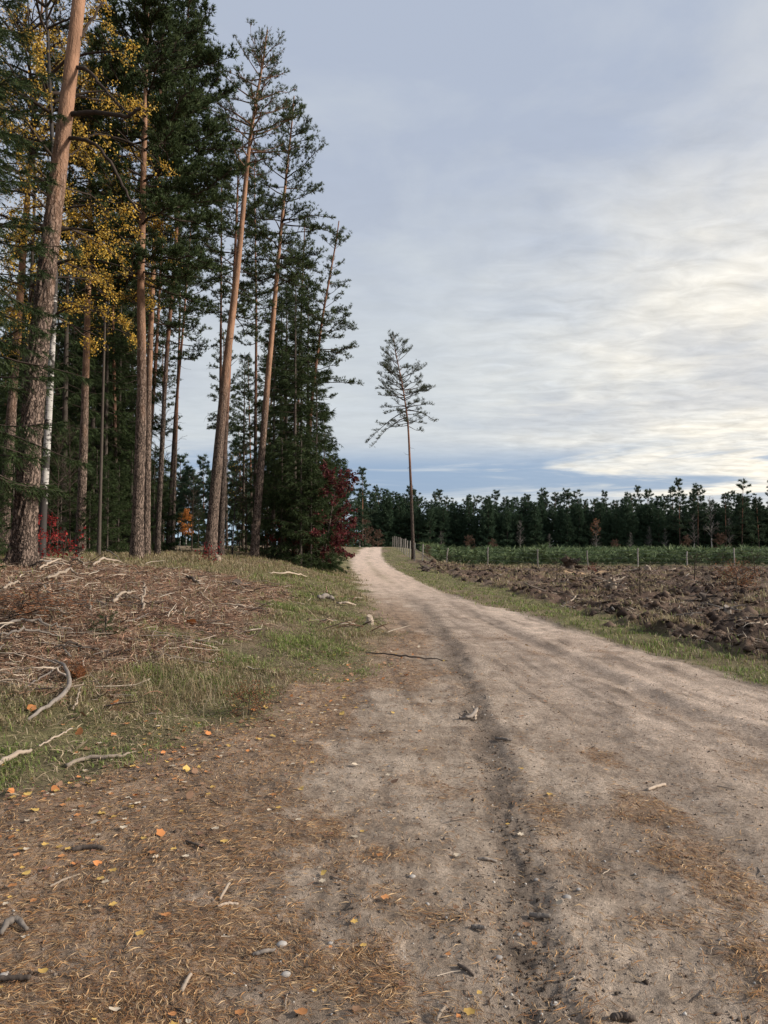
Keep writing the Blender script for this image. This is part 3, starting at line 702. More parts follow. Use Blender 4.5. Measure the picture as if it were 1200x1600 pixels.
for k in range(38):
    px = [-70, -40, 60, 85, 98, 110, 142, 152, 163, 172, 184, 192, 203, 30, 50][k] if k < 15 else rg.uniform(-110, 232)
    d = rg.uniform(33, 46) if k < 15 else rg.uniform(46, 78)
    kind = ['ragged', 'slim', 'tall', 'ragged'][k % 4]
    plant(sp[kind], 'spruce_tree', 'shaded spruce among the close dark trunks in the depth of the left wood' if k >= 15 else 'dark spruce trunk with drooping boughs between the birch and the touching pair', 'spruce tree',
          at(px, d), 'spruces deep in the left wood' if k >= 15 else 'spruces behind the front pines', rz=k * 2.1, sc=float(rg.uniform(.85, 1.2)))
for k, (px, d, s) in enumerate([(95, 31, .75), (150, 33, .85), (168, 30, .62), (185, 32, .7), (205, 36, .9), (240, 37, .95), (118, 37, 1.), (75, 34, .8), (250, 44, .8), (20, 22, .6), (410, 42, .6), (445, 37, .5), (375, 46, .7), (500, 39, .45), (140, 29, .45), (310, 75, .8), (215, 50, 1.1)]):
    plant(sp['young'], 'young_spruce', 'bushy young spruce in the undergrowth beneath the pines', 'young spruce', at(px, d), 'young spruces under the stand', rz=k * 1.3, sc=s)
for k, (x_, y_) in enumerate([(-12.5, 13), (-14, 17), (-15, 21), (-13, 9), (-17, 25), (-18, 14), (-20, 19), (-21, 27)]):  # unseen spruces continuing the wood, added to deepen shade on the trunks
    plant(sp[['tall', 'near', 'ragged'][k % 3]], 'spruce_tree', 'spruce of the wood added unseen just beyond the left edge of the view', 'spruce tree', (x_, y_, Hs(x_, y_)), 'added spruces left of the view', rz=k * 1.9, sc=1.05)
# background pines of the wood, shared growth
bgp = [pine(71 + i, 20, .15, [(0, 0, 0), (1, .6 * (i - 1), .3)], .52, 2.2, 42, bark=M_barkd, per=.9, tuft=10, nlen=.17, nw=.03, sides=8) for i in range(3)]
for k in range(26):
    px = rg.uniform(-120, 245); d = rg.uniform(38, 85)
    plant(bgp[k % 3], 'pine_tree', 'slim background pine in the depth of the left wood', 'pine tree', at(px, d), 'slim pines deep in the left wood', rz=k * 1.1, sc=float(rg.uniform(.85, 1.1)))
for k, (px, d) in enumerate([(305, 62), (322, 66), (355, 60), (415, 58), (440, 64), (300, 52), (395, 68), (255, 60)]):
    if px in (305, 322, 300): continue
    plant(bgp[k % 3], 'pine_tree', {355: 'background pine just right of the twin leaning trunks', 415: 'background pine right behind the fourth large trunk', 440: 'background pine left of the middle of the spruce clump', 395: 'background pine left of the fourth large trunk', 255: 'background pine left of the thin dark pines by the clearing'}[px], 'pine tree', at(px, d), 'pines behind the large trunks', rz=k * 1.1, sc=.9)

# --- red oak shrub, saplings
OK_ = [(.10, .020, .024), (.14, .028, .030), (.060, .016, .020), (.11, .045, .028)]
oak = broad(81, 6.6, .10, [(0, 0, 0), (.2, .45, 0), (1, 1.3, 0)], .12, 2.3, 44, M_dark, OK_, 5200, .17, el=(.05, .7), curl=.0, prof=lambda u: .5 + .5 * np.sin((u * .7 + .25) * np.pi))
plant(oak, 'red_oak', 'young oak with dark crimson leaves at the right end of the stand beside the verge', 'oak tree', at(498, 37), sc=.70)
RED = [(.24, .022, .022), (.15, .02, .022), (.30, .04, .03)]
shr = broad(82, 1.7, .02, [(0, 0, 0), (1, .1, 0)], .1, .55, 16, M_dark, RED, 420, .09, twig=6)
shr2 = broad(83, .7, .012, [(0, 0, 0), (1, .1, 0)], .1, .4, 10, M_dark, RED, 120, .08, twig=6)
for px, d, s, lb, me in [(50, 17.6, .6, 'crimson-leaved shrub between the thick pine and the birch trunk', shr), (76, 19.5, .62, 'scarlet-leaved shrub just right of the white birch trunk', shr),
                     (98, 19, 1, 'low reddish bush on the brushwood right of the birch', shr2), (430, 38, 1., 'red-leaved shrub between the fourth large trunk and the spruces', shr),
                     (325, 25, .8, 'low dark red seedling at the foot of the tallest leaning pine', shr2), (458, 37, .9, 'low red seedling under the spruce clump', shr2),
                     (925, 45, .7, 'tiny bright red seedling on the ploughed field beside the sand patch', shr2)]:
    plant(me, 'red_shrub', lb, 'shrub', at(px, d), sc=s)
sap = broad(84, 5.2, .035, [(0, 0, 0), (1, .25, 0)], .35, .6, 18, M_birch, YL, 60, .06)
plant(sap, 'birch_sapling', 'thin pale birch sapling between the twin trunks and the fourth large pine', 'birch sapling', at(363, 37))
plant(sap, 'birch_sapling', 'thin pale sapling in the clearing left of the orange tree', 'birch sapling', at(281, 60), sc=.6)
bare = broad(85, 9, .06, [(0, 0, 0), (1, .2, 0)], .2, 1.5, 40, M_limb, YL, 0, .05, el=(.5, 1.0), twig=5)
for k, (px, d, s) in enumerate([(248, 46, 1.), (300, 58, .7), (385, 44, .8), (110, 30, .6), (240, 40, .6), (90, 27, .5)]):
    plant(bare, 'bare_sapling', ['leafless sapling beside the thin dark pines by the clearing', 'leafless sapling standing in the clearing', 'leafless sapling left of the fourth large trunk', 'leafless thicket stem left of the straight grey pine', 'leafless sapling right of the touching pair', 'leafless twiggy shrub right of the birch'][k], 'bare tree', at(px, d), rz=k, sc=s)
ORG = [(.50, .20, .04), (.42, .16, .04)]
org = broad(86, 4.6, .05, [(0, 0, 0), (1, 0, 0)], .22, 1.0, 30, M_birch, ORG, 1500, .16, el=(.6, 1.1))
plant(org, 'orange_tree', 'small orange-leaved tree far off in the clearing', 'larch tree', at(291, 95))

# ------------------------------------------------------------------ far forest
hazeg = ((.040, .075, .042), (.070, .105, .055))  # distance haze put into the far spruce greens, lighter and bluer
fs = [spruce(91 + i, 12.5, .13, 2.5 + .3 * i, .01, 120, .8, .13, .50, sides=5, cols=hazeg, droop=.15) for i in range(3)]
fp = [pine(101 + i, 14, .15, [(0, 0, 0), (1, .6 * (i - 1), 0)], .34 - .05 * i, 2.5, 44, per=.55, tuft=9, nlen=.42, nw=.075, prof=lambda u: .28 + .72 * (1 - u) ** .7, el=(-.2, .7), sides=5, bark=M_barkd, cols=((.042, .072, .040), (.074, .102, .056)), dead=0, sec=2.) for i in range(4)]  # pine greens carry the same painted haze
def far(px, d, kind, i, s, lb, grp): plant((fs[i % 3] if kind == 's' else fp[i % 4]), 'spruce_tree' if kind == 's' else 'pine_tree', lb, 'spruce tree' if kind == 's' else 'pine tree', at(px, d), grp, rz=i * 1.3, sc=(s * float(rg.uniform(.9, 1.25)), s * 1.1, s * float(rg.uniform(.92, 1.22))))
k = 0
for px in np.arange(584, 1290, 6.5):
    k += 1; d = 156 + rg.uniform(-3, 3)
    far(px + rg.uniform(-4, 4), d, 's', k, float(rg.uniform(.62, .86)), 'dark spruce in the front row of the far forest edge beyond the young plantation', 'spruces along the far forest edge')
for px in np.arange(565, 1290, 7.5):
    k += 1; d = 164 + rg.uniform(-3, 3); s = float(rg.uniform(.74, .90)) * (1 if px < 1050 else .9)
    far(px + rg.uniform(-4, 4), d, 'p' if rg.random() < .45 else 's', k, s, 'conifer rising out of the middle of the far forest', 'conifers inside the far forest')
for px in np.arange(555, 1290, 13.0):
    k += 1; d = 172 + rg.uniform(-3, 3)
    far(px + rg.uniform(-5, 5), d, 'p', k, float(rg.uniform(.74, .95)) * (1 if px < 1030 else 1.05), 'pine top showing against the sky above the far forest', 'pine tops of the far forest')
TP = ['tall open-crowned pine left of the bare birch top at the right end', 'leftmost tall open pine of the group at the right end of the forest', 'tall open pine a little right of the bare birch top',
      'tall open pine close to the right edge of the far forest', 'pine at the very right edge above the far forest', 'lower open pine just right of the bare birch top at the right end']
for ti, (px, s) in enumerate(((1090, 1.0), (1062, .94), (1158, 1.02), (1186, .92), (1205, .95), (1134, .84))):
    k += 1; far(px, 150, 'p', k, s * 1.0, TP[ti], 'tall pines at the right end')
for px in np.arange(235, 575, 8.5):
    k += 1; d = rg.uniform(120, 150)
    if 540 < px < 560: continue
    far(px, d, 'p' if rg.random() < .75 else 's', k, float(rg.uniform(.85, 1.15)), 'distant pine beyond the clearing, seen between the trunks', 'distant pines beyond the clearing')
for px in np.arange(-150, 235, 14):
    k += 1; far(px, rg.uniform(90, 120), 's', k, float(rg.uniform(.9, 1.3)), 'distant spruce closing the view deep in the left wood', 'distant spruces of the left wood')
# bare and autumn trees in front of the forest
M_barkp, g, b = mat('pale_birch_limb', .8, .1); b.inputs['Base Color'].default_value = (.30, .26, .24, 1)
fb = broad(111, 8, .11, [(0, 0, 0), (1, .2, 0)], .25, 1.6, 34, M_birch, YL, 0, .1, el=(.7, 1.15), lmat=M_barkp, twig=4)
fo = broad(112, 8, .10, [(0, 0, 0), (1, 0, 0)], .2, 1.7, 40, M_birch, [(.26, .12, .06), (.18, .09, .05)], 500, .25, el=(.75, 1.15), lmat=M_barkp, twig=4, filt=lambda p, r: p[:, 2] > 4.5)
fr = broad(113, 4.2, .06, [(0, 0, 0), (1, 0, 0)], .05, 1.9, 34, M_dark, [(.13, .075, .05), (.10, .065, .05)], 900, .20, el=(.3, 1.0), lmat=M_limbo, twig=5)
plant(fb, 'birch_tree', 'bare white birch standing alone before the dark far forest, left of the orange-topped one', 'birch tree', at(812, 150), sc=.88)
plant(fo, 'birch_tree', 'pale birch with an orange top before the far forest', 'birch tree', at(931, 150), sc=.92)
plant(fb, 'birch_tree', 'bare birch before the far forest just right of the orange-topped one', 'birch tree', at(1014, 152), sc=.75, rz=1)
plant(fb, 'birch_tree', 'bare spreading birch before the far forest, second right of the orange-topped one', 'birch tree', at(1040, 151), sc=.7, rz=2)
plant(fb, 'birch_tree', 'tall bare grey birch top among the open pines at the right end', 'birch tree', at(1112, 149), sc=1.5, rz=2.4)
plant(fb, 'birch_tree', 'thin bare birch behind the pine plantation right of the lone pine', 'birch tree', at(690, 152), sc=.62, rz=3)
plant(fr, 'brown_bush', 'russet bare bush at the end of the road left of the dark forest', 'bush', at(571, 128), sc=1.1)
plant(fr, 'brown_bush', 'greyish brown bush on the skyline right of the road end', 'bush', at(590, 134), sc=.7, rz=2)
plant(fr, 'brown_bush', 'low russet bush on the skyline left of the road end', 'bush', at(546, 122), sc=.75, rz=1)
plant(fr, 'brown_bush', 'brown bush before the forest behind the fence corner', 'bush', at(733, 150), sc=.9, rz=4)
plant(fr, 'brown_bush', 'small brown bush at the fence right of its corner post', 'bush', at(668, 78), sc=.35, rz=4)
for k, (px, nm, s) in enumerate([(858, 'fb', .55), (985, 'fb', .6), (1140, 'fb', .95), (1085, 'fb', 1.05)]):
    plant(fb, 'birch_tree', ['small bare birch before the far forest between the white and the orange-topped birches', 'slight bare birch just left of the pair right of the orange-topped one', 'bare birch among the open pines right of the tall grey one', 'bare birch left of the tall grey one at the right end'][k], 'birch tree', at(px, 149), sc=s, rz=k)
for k, (px, s) in enumerate([(770, .75), (960, .7), (1072, .9), (1125, 1.0)]):
    plant(fr, 'brown_bush', ['brown bush at the forest foot left of the lone white birch', 'brown bush at the forest foot right of the orange-topped birch', 'brown bush below the leftmost tall open pine', 'brown bush below the tall grey birch'][k], 'bush', at(px, 148), sc=s, rz=k * 1.4)
# tiny white marker on the skyline
c1 = capped('marker_post', np.array([[(0, 0, -.2), (0, 0, .5), (.01, 0, 1.0)]]), np.array([[.12, .11, .10]]), M_birch, 6)
obj('marker_post', c1, None, 'short white marker post on the skyline left of the road end', 'post', loc=at(562, 118))

# ------------------------------------------------------------------ young pine plantation behind the fence
r = np.random.default_rng(7)
def little(n, seed):
    r = np.random.default_rng(seed); hs = r.uniform(.1, 1.0, n) ** .8; a = r.uniform(0, 6.28, n)
    P = np.stack([np.cos(a) * .05, np.sin(a) * .05, hs * .9], 1); D = np.stack([np.cos(a), np.sin(a), .7 + 0 * a], 1)
    return tufts(P, nrm(D), 2, .42, .09, .35, r, ((.075, .115, .052), (.145, .18, .078)), .4)
lp = [little(26, s) for s in range(4)]
parts = []
Yg = np.arange(71.5, 138, 1.5)
for yi, yy in enumerate(Yg):
    x0 = 5.5 + (yy - 72) * .03 + 0; x1 = (1290 - 600) / FPX * yy
    st = .75 + (yy - 71) * .028
    xs = np.arange(x0, x1, st); xs = xs + r.uniform(-.2, .2, len(xs)); ys = yy + r.uniform(-.3, .3, len(xs)); zs = H(xs, ys)
    sc = r.uniform(.6, 1.45, len(xs)) * 1.2 * (.75 + .5 * vn(xs * .25, ys * .2, 91)); a = r.uniform(0, 6.28, len(xs)); w_ = 1 + (yy - 71) * .010
    for q in range(4):
        s_ = slice(q, None, 4); V, F, C = lp[q]
        m_ = len(xs[s_])
        if not m_: continue
        ca, sa = np.cos(a[s_])[:, None], np.sin(a[s_])[:, None]
        vx = (V[None, :, 0] * ca - V[None, :, 1] * sa) * sc[s_][:, None] * w_ + xs[s_][:, None]; vy = (V[None, :, 0] * sa + V[None, :, 1] * ca) * sc[s_][:, None] * w_ + ys[s_][:, None]
        vz = V[None, :, 2] * sc[s_][:, None] + zs[s_][:, None]
        VV = np.stack([vx, vy, vz], -1).reshape(-1, 3); FF = (F[None] + (np.arange(m_) * len(V))[:, None, None]).reshape(-1, 3)
        parts.append((VV, FF, np.tile(C, (m_, 1))))
V, F, C = cat3(parts)
obj('young_pine_plantation', mesh('young_pine_plantation', V, F, M_needle, C), None, 'knee to chest high young pines covering the ground behind the fence', 'young pines', kind='stuff')
print('plantation tris', len(F))

# ------------------------------------------------------------------ fences
def post_mesh(seed, h, rad):
    r = np.random.default_rng(seed); z = np.array([-.4, 0, h * .35, h * .7, h]); P = np.stack([r.normal(0, .015, 5), r.normal(0, .015, 5), z], 1)
    return capped('post', P[None], np.full((1, 5), rad) * r.uniform(.9, 1.1, 5), M_post, 7)
posts = [post_mesh(s, 1.75, .062) for s in range(4)]
def fence(label, pts, group=None):
    x0, y0, z0 = pts[0][:3]
    t = thing('wire_fence', label, 'fence', (x0, y0, z0))
    rr_ = np.random.default_rng(9); tops = []
    for i, (x, y, z, s, tilt) in enumerate(pts):
        o = obj('post', posts[i % 4], t, loc=(x - x0, y - y0, z - z0), rot=(rr_.normal(0, .02), tilt, rr_.uniform(0, 6)), scale=(1, 1, s))
        tops.append((x, y, z, s, tilt))
    for hz_ in (.12, .5, .9, 1.3, 1.6):
        P = np.array([(x - x0 + math.sin(tl) * hz_, y - y0 - .07, z - z0 + hz_ * s) for x, y, z, s, tl in tops])
        V, F, _ = tubes(P[None], np.full((1, len(P)), .0028), 4)
        obj('wire', mesh('wire', V, F, M_wire), t)
    return t
fr_pts = []
for px, d, s, tl in [(648, 70, 1., .0), (660, 70.3, .9, .02), (697, 70.5, .92, .16), (762, 69, 1., .0), (840, 69, 1., .02), (918, 69.5, .95, -.02), (996, 69, 1.03, 0), (1073, 69.5, .9, -.03), (1146, 69.5, .95, .02), (1222, 70, 1, 0)]:
    x, y, z = at(px, d); fr_pts.append((x, y, z, s, tl))
F1_ = fence('wire fence on spaced wooden posts running across the far side of the ploughed field', fr_pts)
bx_ = capped('brace', np.array([[(0, 0, 1.15), (.7, 0, .62), (1.5, -.1, .02)]]), np.full((1, 3), .05), M_grey, 6)
obj('brace', bx_, F1_, loc=(.05, -.1, 0))
sd_pts = []
for i, d in enumerate([74, 78, 82, 86, 90, 95, 100, 106, 112, 119, 127]):
    x = np.interp(d, [70, 127], [2.9, 1.5]); sd_pts.append((float(x), d, Hs(x, d), 1.02 if i % 3 else 1.08, .01 * (-1) ** i))
fence('line of close grey fence posts climbing beside the road behind the lone pine', sd_pts)

# ------------------------------------------------------------------ ground cover: grass
r = np.random.default_rng(12)
def turf_samples(n, dmin, dmax, amin, amax, p=1.0):
    d = np.exp(r.uniform(np.log(dmin), np.log(dmax), n)) if p == 0 else (r.uniform(dmin ** p, dmax ** p, n)) ** (1 / p)
    a = np.radians(r.uniform(amin, amax, n)); return d * np.sin(a), d * np.cos(a), d
GR = np.array([(.185, .24, .055), (.24, .29, .078), (.13, .185, .046), (.33, .31, .14)])
DR = np.array([(.38, .29, .17), (.28, .20, .115), (.24, .20, .095), (.46, .37, .24)])
def grass_obj(name, label, n, dr, ar, wfun, hfun, wid, dryfun, lean_, p=0, cat='grass'):
    x, y, d = turf_samples(n, *dr, *ar, p)
    w = wfun(x, y); k = r.random(len(x)) < w; x, y, d = x[k], y[k], d[k]
    z = H(x, y); h = hfun(x, y, d) * r.uniform(.5, 1.3, len(x)); dry = dryfun(x, y)
    c = np.where((r.random(len(x)) < dry)[:, None], DR[r.integers(0, 4, len(x))], GR[r.integers(0, 4, len(x))]) * r.uniform(.75, 1.2, len(x))[:, None]
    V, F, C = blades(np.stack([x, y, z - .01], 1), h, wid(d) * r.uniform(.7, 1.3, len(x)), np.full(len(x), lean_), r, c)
    obj(name, mesh(name, V, F, M_grass, C), None, label, cat, kind='stuff'); print(name, len(F))
def wleft(x, y):
    D, Fd, S = zones(x, y); cl = ss(fbm(x * 2.2, y * 2.2, 4, 131), .34, .56)
    return (1 - D) * (1 - S * .97) * (.12 + .88 * cl) * (x < Lg(y) + 1.5)
def dryl(x, y): return np.clip(.18 + ss(fbm(x * .9, y * .8, 3, 133), .42, .66) * .65 + ss(-x - 2.2, 0, 3) * .4 * ss(y, 8, 14) + ss(y, 17, 26) * .22, 0, 1)
hl = lambda x, y, d: (.045 + .10 * ss(fbm(x * 1.6, y * 1.6, 3, 135), .38, .7)) * np.interp(d, [4, 20, 40], [.75, 1.1, 1.4]) * np.interp(Lg(y) - x, [-.5, .5, 2], [.45, .8, 1.0])
grass_obj('bank_grass', 'mixed green and straw-coloured grass on the left bank', 300000, (3.9, 48), (-31, 3), wleft, hl, lambda d: .0032 + .0005 * d, dryl, 1.35)
grass_obj('tall_dry_grass', 'tall dry straw grass clumps at the edge of the brushwood and under the pines', 100000, (5, 42), (-36, -2),
          lambda x, y: np.clip(np.exp(-(((x + 2.15) / .5) ** 2 + ((y - 8.0) / .8) ** 2)) + .55 * (zones(x, y)[2] < .3) * (x < Lg(y) - 3) * ss(y, 16, 20) * ss(fbm(x * 1.3, y * 1.3, 3, 137), .42, .6) + .08 * zones(x, y)[2], 0, 1),
          lambda x, y, d: .21 + 0 * x, lambda d: .0022 + .0004 * d, lambda x, y: .9 + 0 * x, 1.3)
grass_obj('verge_grass', 'short green grass of the verge between the road and the ploughed field', 130000, (6.5, 110), (0, 38),
          lambda x, y: (x > Re(y) - .3) * (1 - zones(x, y)[0]) * (1 - zones(x, y)[1] * .93) * (x < Fe(y) + .9) * (.3 + .7 * ss(fbm(x * 2, y * 2, 3, 139), .3, .55)),
          lambda x, y, d: .055 + .04 * ss(fbm(x * 1.5, y * 1.5, 3, 140), .4, .7), lambda d: .004 + .0007 * d, lambda x, y: .25 + 0 * x, .8)
grass_obj('field_grass', 'dry pale grass tufts growing over the ploughed field', 120000, (9, 72), (4, 38),
          lambda x, y: zones(x, y)[1] * (ss(fbm(x * .7, y * .5, 4, 141), .55, .64) * .8 + .03 + .8 * ss(y, 66, 69)),
          lambda x, y, d: .16 + .12 * ss(y, 62, 70), lambda d: .004 + .0008 * d, lambda x, y: .95 + 0 * x, .9)

# small leafy weeds: dark green sprigs on the bank
# ------------------------------------------------------------------ ground cover: pine needles, twigs, crumbs, leaves
def needles_on(n, dr, ar, wfun, L, wd, cols, name, label, lift=.006, tilt=.12):
    x, y, d = turf_samples(n, *dr, *ar, 0); k = r.random(len(x)) < wfun(x, y); x, y, d = x[k], y[k], d[k]; N = len(x)
    z = H(x, y) + lift * r.uniform(.2, 1.6, N); a = fbm(x * 1.5, y * 1.5, 2, 151) * 5 + r.normal(0, .8, N)
    l = L * r.uniform(.5, 1.3, N); dr_ = np.stack([np.cos(a), np.sin(a), r.normal(0, tilt, N)], 1); s = np.stack([-np.sin(a), np.cos(a), r.normal(0, .4, N)], 1)
    P = np.stack([x, y, z], 1); w = (wd(d) * r.uniform(.6, 1.2, N))[:, None] / 2; bend = s * (l * r.normal(0, .12, N))[:, None]; bend[:, 2] = np.abs(bend[:, 2])
    A = P - dr_ * l[:, None] / 2; B = P + dr_ * l[:, None] / 2; Mi = P + bend
    sw = s * w
    V = np.stack([A, Mi - sw, Mi + sw, B], 1).reshape(-1, 3); kk = np.arange(N)[:, None] * 4
    F = np.concatenate([kk + [[0, 1, 2]], kk + [[1, 3, 2]]])
    c = np.array(cols)[r.integers(0, len(cols), N)] * r.uniform(.7, 1.25, N)[:, None]
    obj(name, mesh(name, V, F, M_litter, np.repeat(c, 4, 0)), None, label, 'litter', kind='stuff'); print(name, len(F))
needles_on(230000, (1.6, 14), (-36, 36), lambda x, y: zones(x, y)[0] * np.clip(needle_w(x, y) * .72 + .10, 0, 1), .055, lambda d: .0018 + .00045 * d,
           [(.30, .155, .065), (.42, .25, .12), (.24, .12, .055), (.50, .34, .19), (.18, .10, .06)], 'pine_needle_litter', 'fallen rust-brown pine needles strewn over the dirt')
needles_on(60000, (6.4, 21), (-36, -2), lambda x, y: zones(x, y)[2], .13, lambda d: .004 + .0005 * d,
           [(.32, .18, .115), (.42, .27, .18), (.17, .10, .065), (.54, .41, .30), (.28, .14, .085)], 'bark_and_twig_litter', 'loose bark strips and short twigs covering the left bank', .03, .35)
needles_on(22000, (3.3, 22), (-36, 6), lambda x, y: (1 - zones(x, y)[0]) * (1 - zones(x, y)[2]), .11, lambda d: .003 + .0005 * d,
           [(.30, .22, .14), (.40, .31, .20), (.18, .12, .08)], 'dead_grass_litter', 'flattened dead stems lying in the bank grass', .02, .3)
needles_on(42000, (9, 72), (4, 38), lambda x, y: zones(x, y)[1] * ss(fbm(x * .9, y * .6, 3, 171), .38, .6), .22, lambda d: .005 + .0007 * d,
           [(.22, .15, .105), (.32, .24, .17), (.09, .062, .045), (.46, .38, .30), (.13, .088, .062)], 'root_and_twig_litter', 'broken roots and twigs strewn over the ploughed field', .04, .35)
def twig_cloud(n, dr, ar, wfun, L, rad, cols, name, label, up=.25, lift=.04):
    x, y, d = turf_samples(n, *dr, *ar, 0); k = r.random(len(x)) < wfun(x, y); x, y, d = x[k], y[k], d[k]; N = len(x)
    z = H(x, y) + lift * r.random(N); a = r.uniform(0, 6.28, N); l = L * r.uniform(.4, 1.6, N); e = np.abs(r.normal(0, up, N))
    dr_ = np.stack([np.cos(a) * np.cos(e), np.sin(a) * np.cos(e), np.sin(e)], 1); q = np.linspace(-.3, .7, 4)[None, :, None]
    P = np.stack([x, y, z], 1)[:, None] + dr_[:, None] * l[:, None, None] * q + np.cumsum(r.normal(0, .045, (N, 4, 3)), 1) * l[:, None, None]
    Rr = (rad * r.uniform(.4, 1.5, N))[:, None] * np.array([[1, .9, .75, .4]]) * (1 + d / 25)[:, None]
    V, F, _ = tubes(P, Rr, 3); c = np.array(cols)[r.integers(0, len(cols), N)] * r.uniform(.7, 1.25, N)[:, None]
    obj(name, mesh(name, V, F, M_litter, np.repeat(c, 12, 0)), None, label, 'twigs', kind='stuff'); print(name, len(F) * 2)
BR = [(.24, .145, .10), (.36, .26, .185), (.15, .10, .075), (.52, .42, .32), (.09, .060, .048), (.24, .13, .085)]
twig_cloud(15000, (6.4, 22), (-33, -2), lambda x, y: zones(x, y)[2], .21, .0036, BR, 'brushwood', 'tangled brown brushwood heaped over the left bank', .13, .03)
twig_cloud(2600, (6.6, 21), (-33, -4), lambda x, y: zones(x, y)[2] * (.25 + .75 * ss(fbm(x * .9, y * .9, 3, 161), .42, .6)) * .7, .40, .0062, [(.18, .13, .10), (.28, .21, .16), (.11, .08, .065), (.44, .36, .28)], 'slash_branches', 'criss-crossed grey branches piled in the brushwood', .16, .09)
twig_cloud(2600, (9, 40), (-20, 3), lambda x, y: np.clip(sum(np.exp(-(((x - a_) / sx) ** 2 + ((y - b_) / sy) ** 2)) for a_, b_, sx, sy in ((-3.1, 17.5, 1.0, .8), (-1.6, 20, .9, .5), (-.9, 13.5, .7, .5))), 0, 1), .4, .007, BR, 'brush_heap', 'small heaps of dead branches on the bank grass', .3, .10)
twig_cloud(900, (1.8, 12), (-34, 34), lambda x, y: zones(x, y)[0] * (.25 + .5 * needle_w(x, y)), .07, .0018, BR, 'small_twigs', 'thin broken twigs on the dirt', .08, .006)

def ico(seed, sub=1, rough=.3, sq=(1, 1, .7)):
    import bmesh
    bm = bmesh.new(); bmesh.ops.create_icosphere(bm, subdivisions=sub, radius=1); rr_ = np.random.default_rng(seed)
    V = np.array([v.co[:] for v in bm.verts]); F = np.array([[v.index for v in f.verts] for f in bm.faces]); bm.free()
    V = V * (1 + rr_.normal(0, rough, (len(V), 1))) * np.array(sq); return V, F
def tile(proto, P, S, a, cols, name, label, m, cat, kind='stuff'):
    V, F = proto; N = len(P); ca, sa = np.cos(a)[:, None], np.sin(a)[:, None]
    vx = (V[None, :, 0] * ca - V[None, :, 1] * sa) * S[:, None] + P[:, :1]; vy = (V[None, :, 0] * sa + V[None, :, 1] * ca) * S[:, None] + P[:, 1:2]; vz = V[None, :, 2] * S[:, None] + P[:, 2:3]
    FF = (F[None] + (np.arange(N) * len(V))[:, None, None]).reshape(-1, 3)
    obj(name, mesh(name, np.stack([vx, vy, vz], -1).reshape(-1, 3), FF, m, np.repeat(cols, len(V), 0)), None, label, cat, kind=kind); print(name, len(FF))
x, y, d = turf_samples(52000, 1.6, 16, -32, 32, 0); rw = np.exp(-((x - rut(y)) / .16) ** 2)
k = r.random(len(x)) < zones(x, y)[0] * (.30 + .7 * rw); x, y = x[k], y[k]; rw = rw[k]
dk = r.random(len(x)); c = np.where((dk < .35 + .5 * rw)[:, None], np.array([(.07, .052, .04)]), np.where((dk < .94)[:, None], np.array([(.22, .175, .14)]), np.array([(.50, .46, .41)]))) * r.uniform(.7, 1.3, len(x))[:, None]
tile(ico(1, 1, .15) if False else (np.array([(1, 0, 0), (-.5, .87, 0), (-.5, -.87, 0), (0, 0, .9), (.1, .1, -.4)]), np.array([(0, 1, 3), (1, 2, 3), (2, 0, 3), (1, 0, 4), (2, 1, 4), (0, 2, 4)])),
     np.stack([x, y, H(x, y)], 1), r.gamma(2., .0016, len(x)) + .0015 + .003 * rw * r.random(len(x)), r.uniform(0, 6, len(x)), c, 'dirt_crumbs', 'crumbs of earth and grit on the dirt', M_litter, 'grit')
# clods
clods = [ico(s, 2, .2, (1, .8, .6)) for s in range(5)]
clodm = [mesh('earth_clod', V, F, M_clod, smooth=False) for V, F in clods]
x, y, d = turf_samples(9000, 9.5, 72, 3, 37, 0); k = r.random(len(x)) < zones(x, y)[1] * ss(fbm(x * .8 + y * .25, y * .55, 3, 51), .38, .58); x, y = x[k], y[k]
cc = np.where((r.random(len(x)) < .5)[:, None], np.array([(.045, .030, .023)]), np.array([(.11, .075, .054)])) * r.uniform(.6, 1.4, len(x))[:, None]
tile(ico(9, 1, .22, (1, .8, .6)), np.stack([x, y, H(x, y)], 1), (r.gamma(2., .028, len(x)) + .02) * np.interp(y, [9, 70], [.8, 1.5]), r.uniform(0, 6, len(x)), cc, 'loose_earth_crumbs', 'small lumps of turned earth over the ploughed field', M_litter, 'earth lumps')
n = 0
while n < 260:
    d = math.exp(r.uniform(math.log(9.5), math.log(55))); a = R(r.uniform(5, 34)); x, y = d * math.sin(a), d * math.cos(a)
    if zones(np.array([x]), np.array([y]))[1][0] < .6: continue
    s = float(r.uniform(.05, .12) * np.interp(d, [9, 50], [.9, 1.9]))
    obj('earth_clod', clodm[n % 5], None, 'dark clod of turned earth lying on the ploughed field', 'earth clod', 'clods on the ploughed field', loc=(x, y, Hs(x, y) + s * .12), rot=(r.uniform(-.3, .3), r.uniform(-.3, .3), r.uniform(0, 6)), scale=(s * r.uniform(1., 2.2), s, s * r.uniform(.4, .8))); n += 1

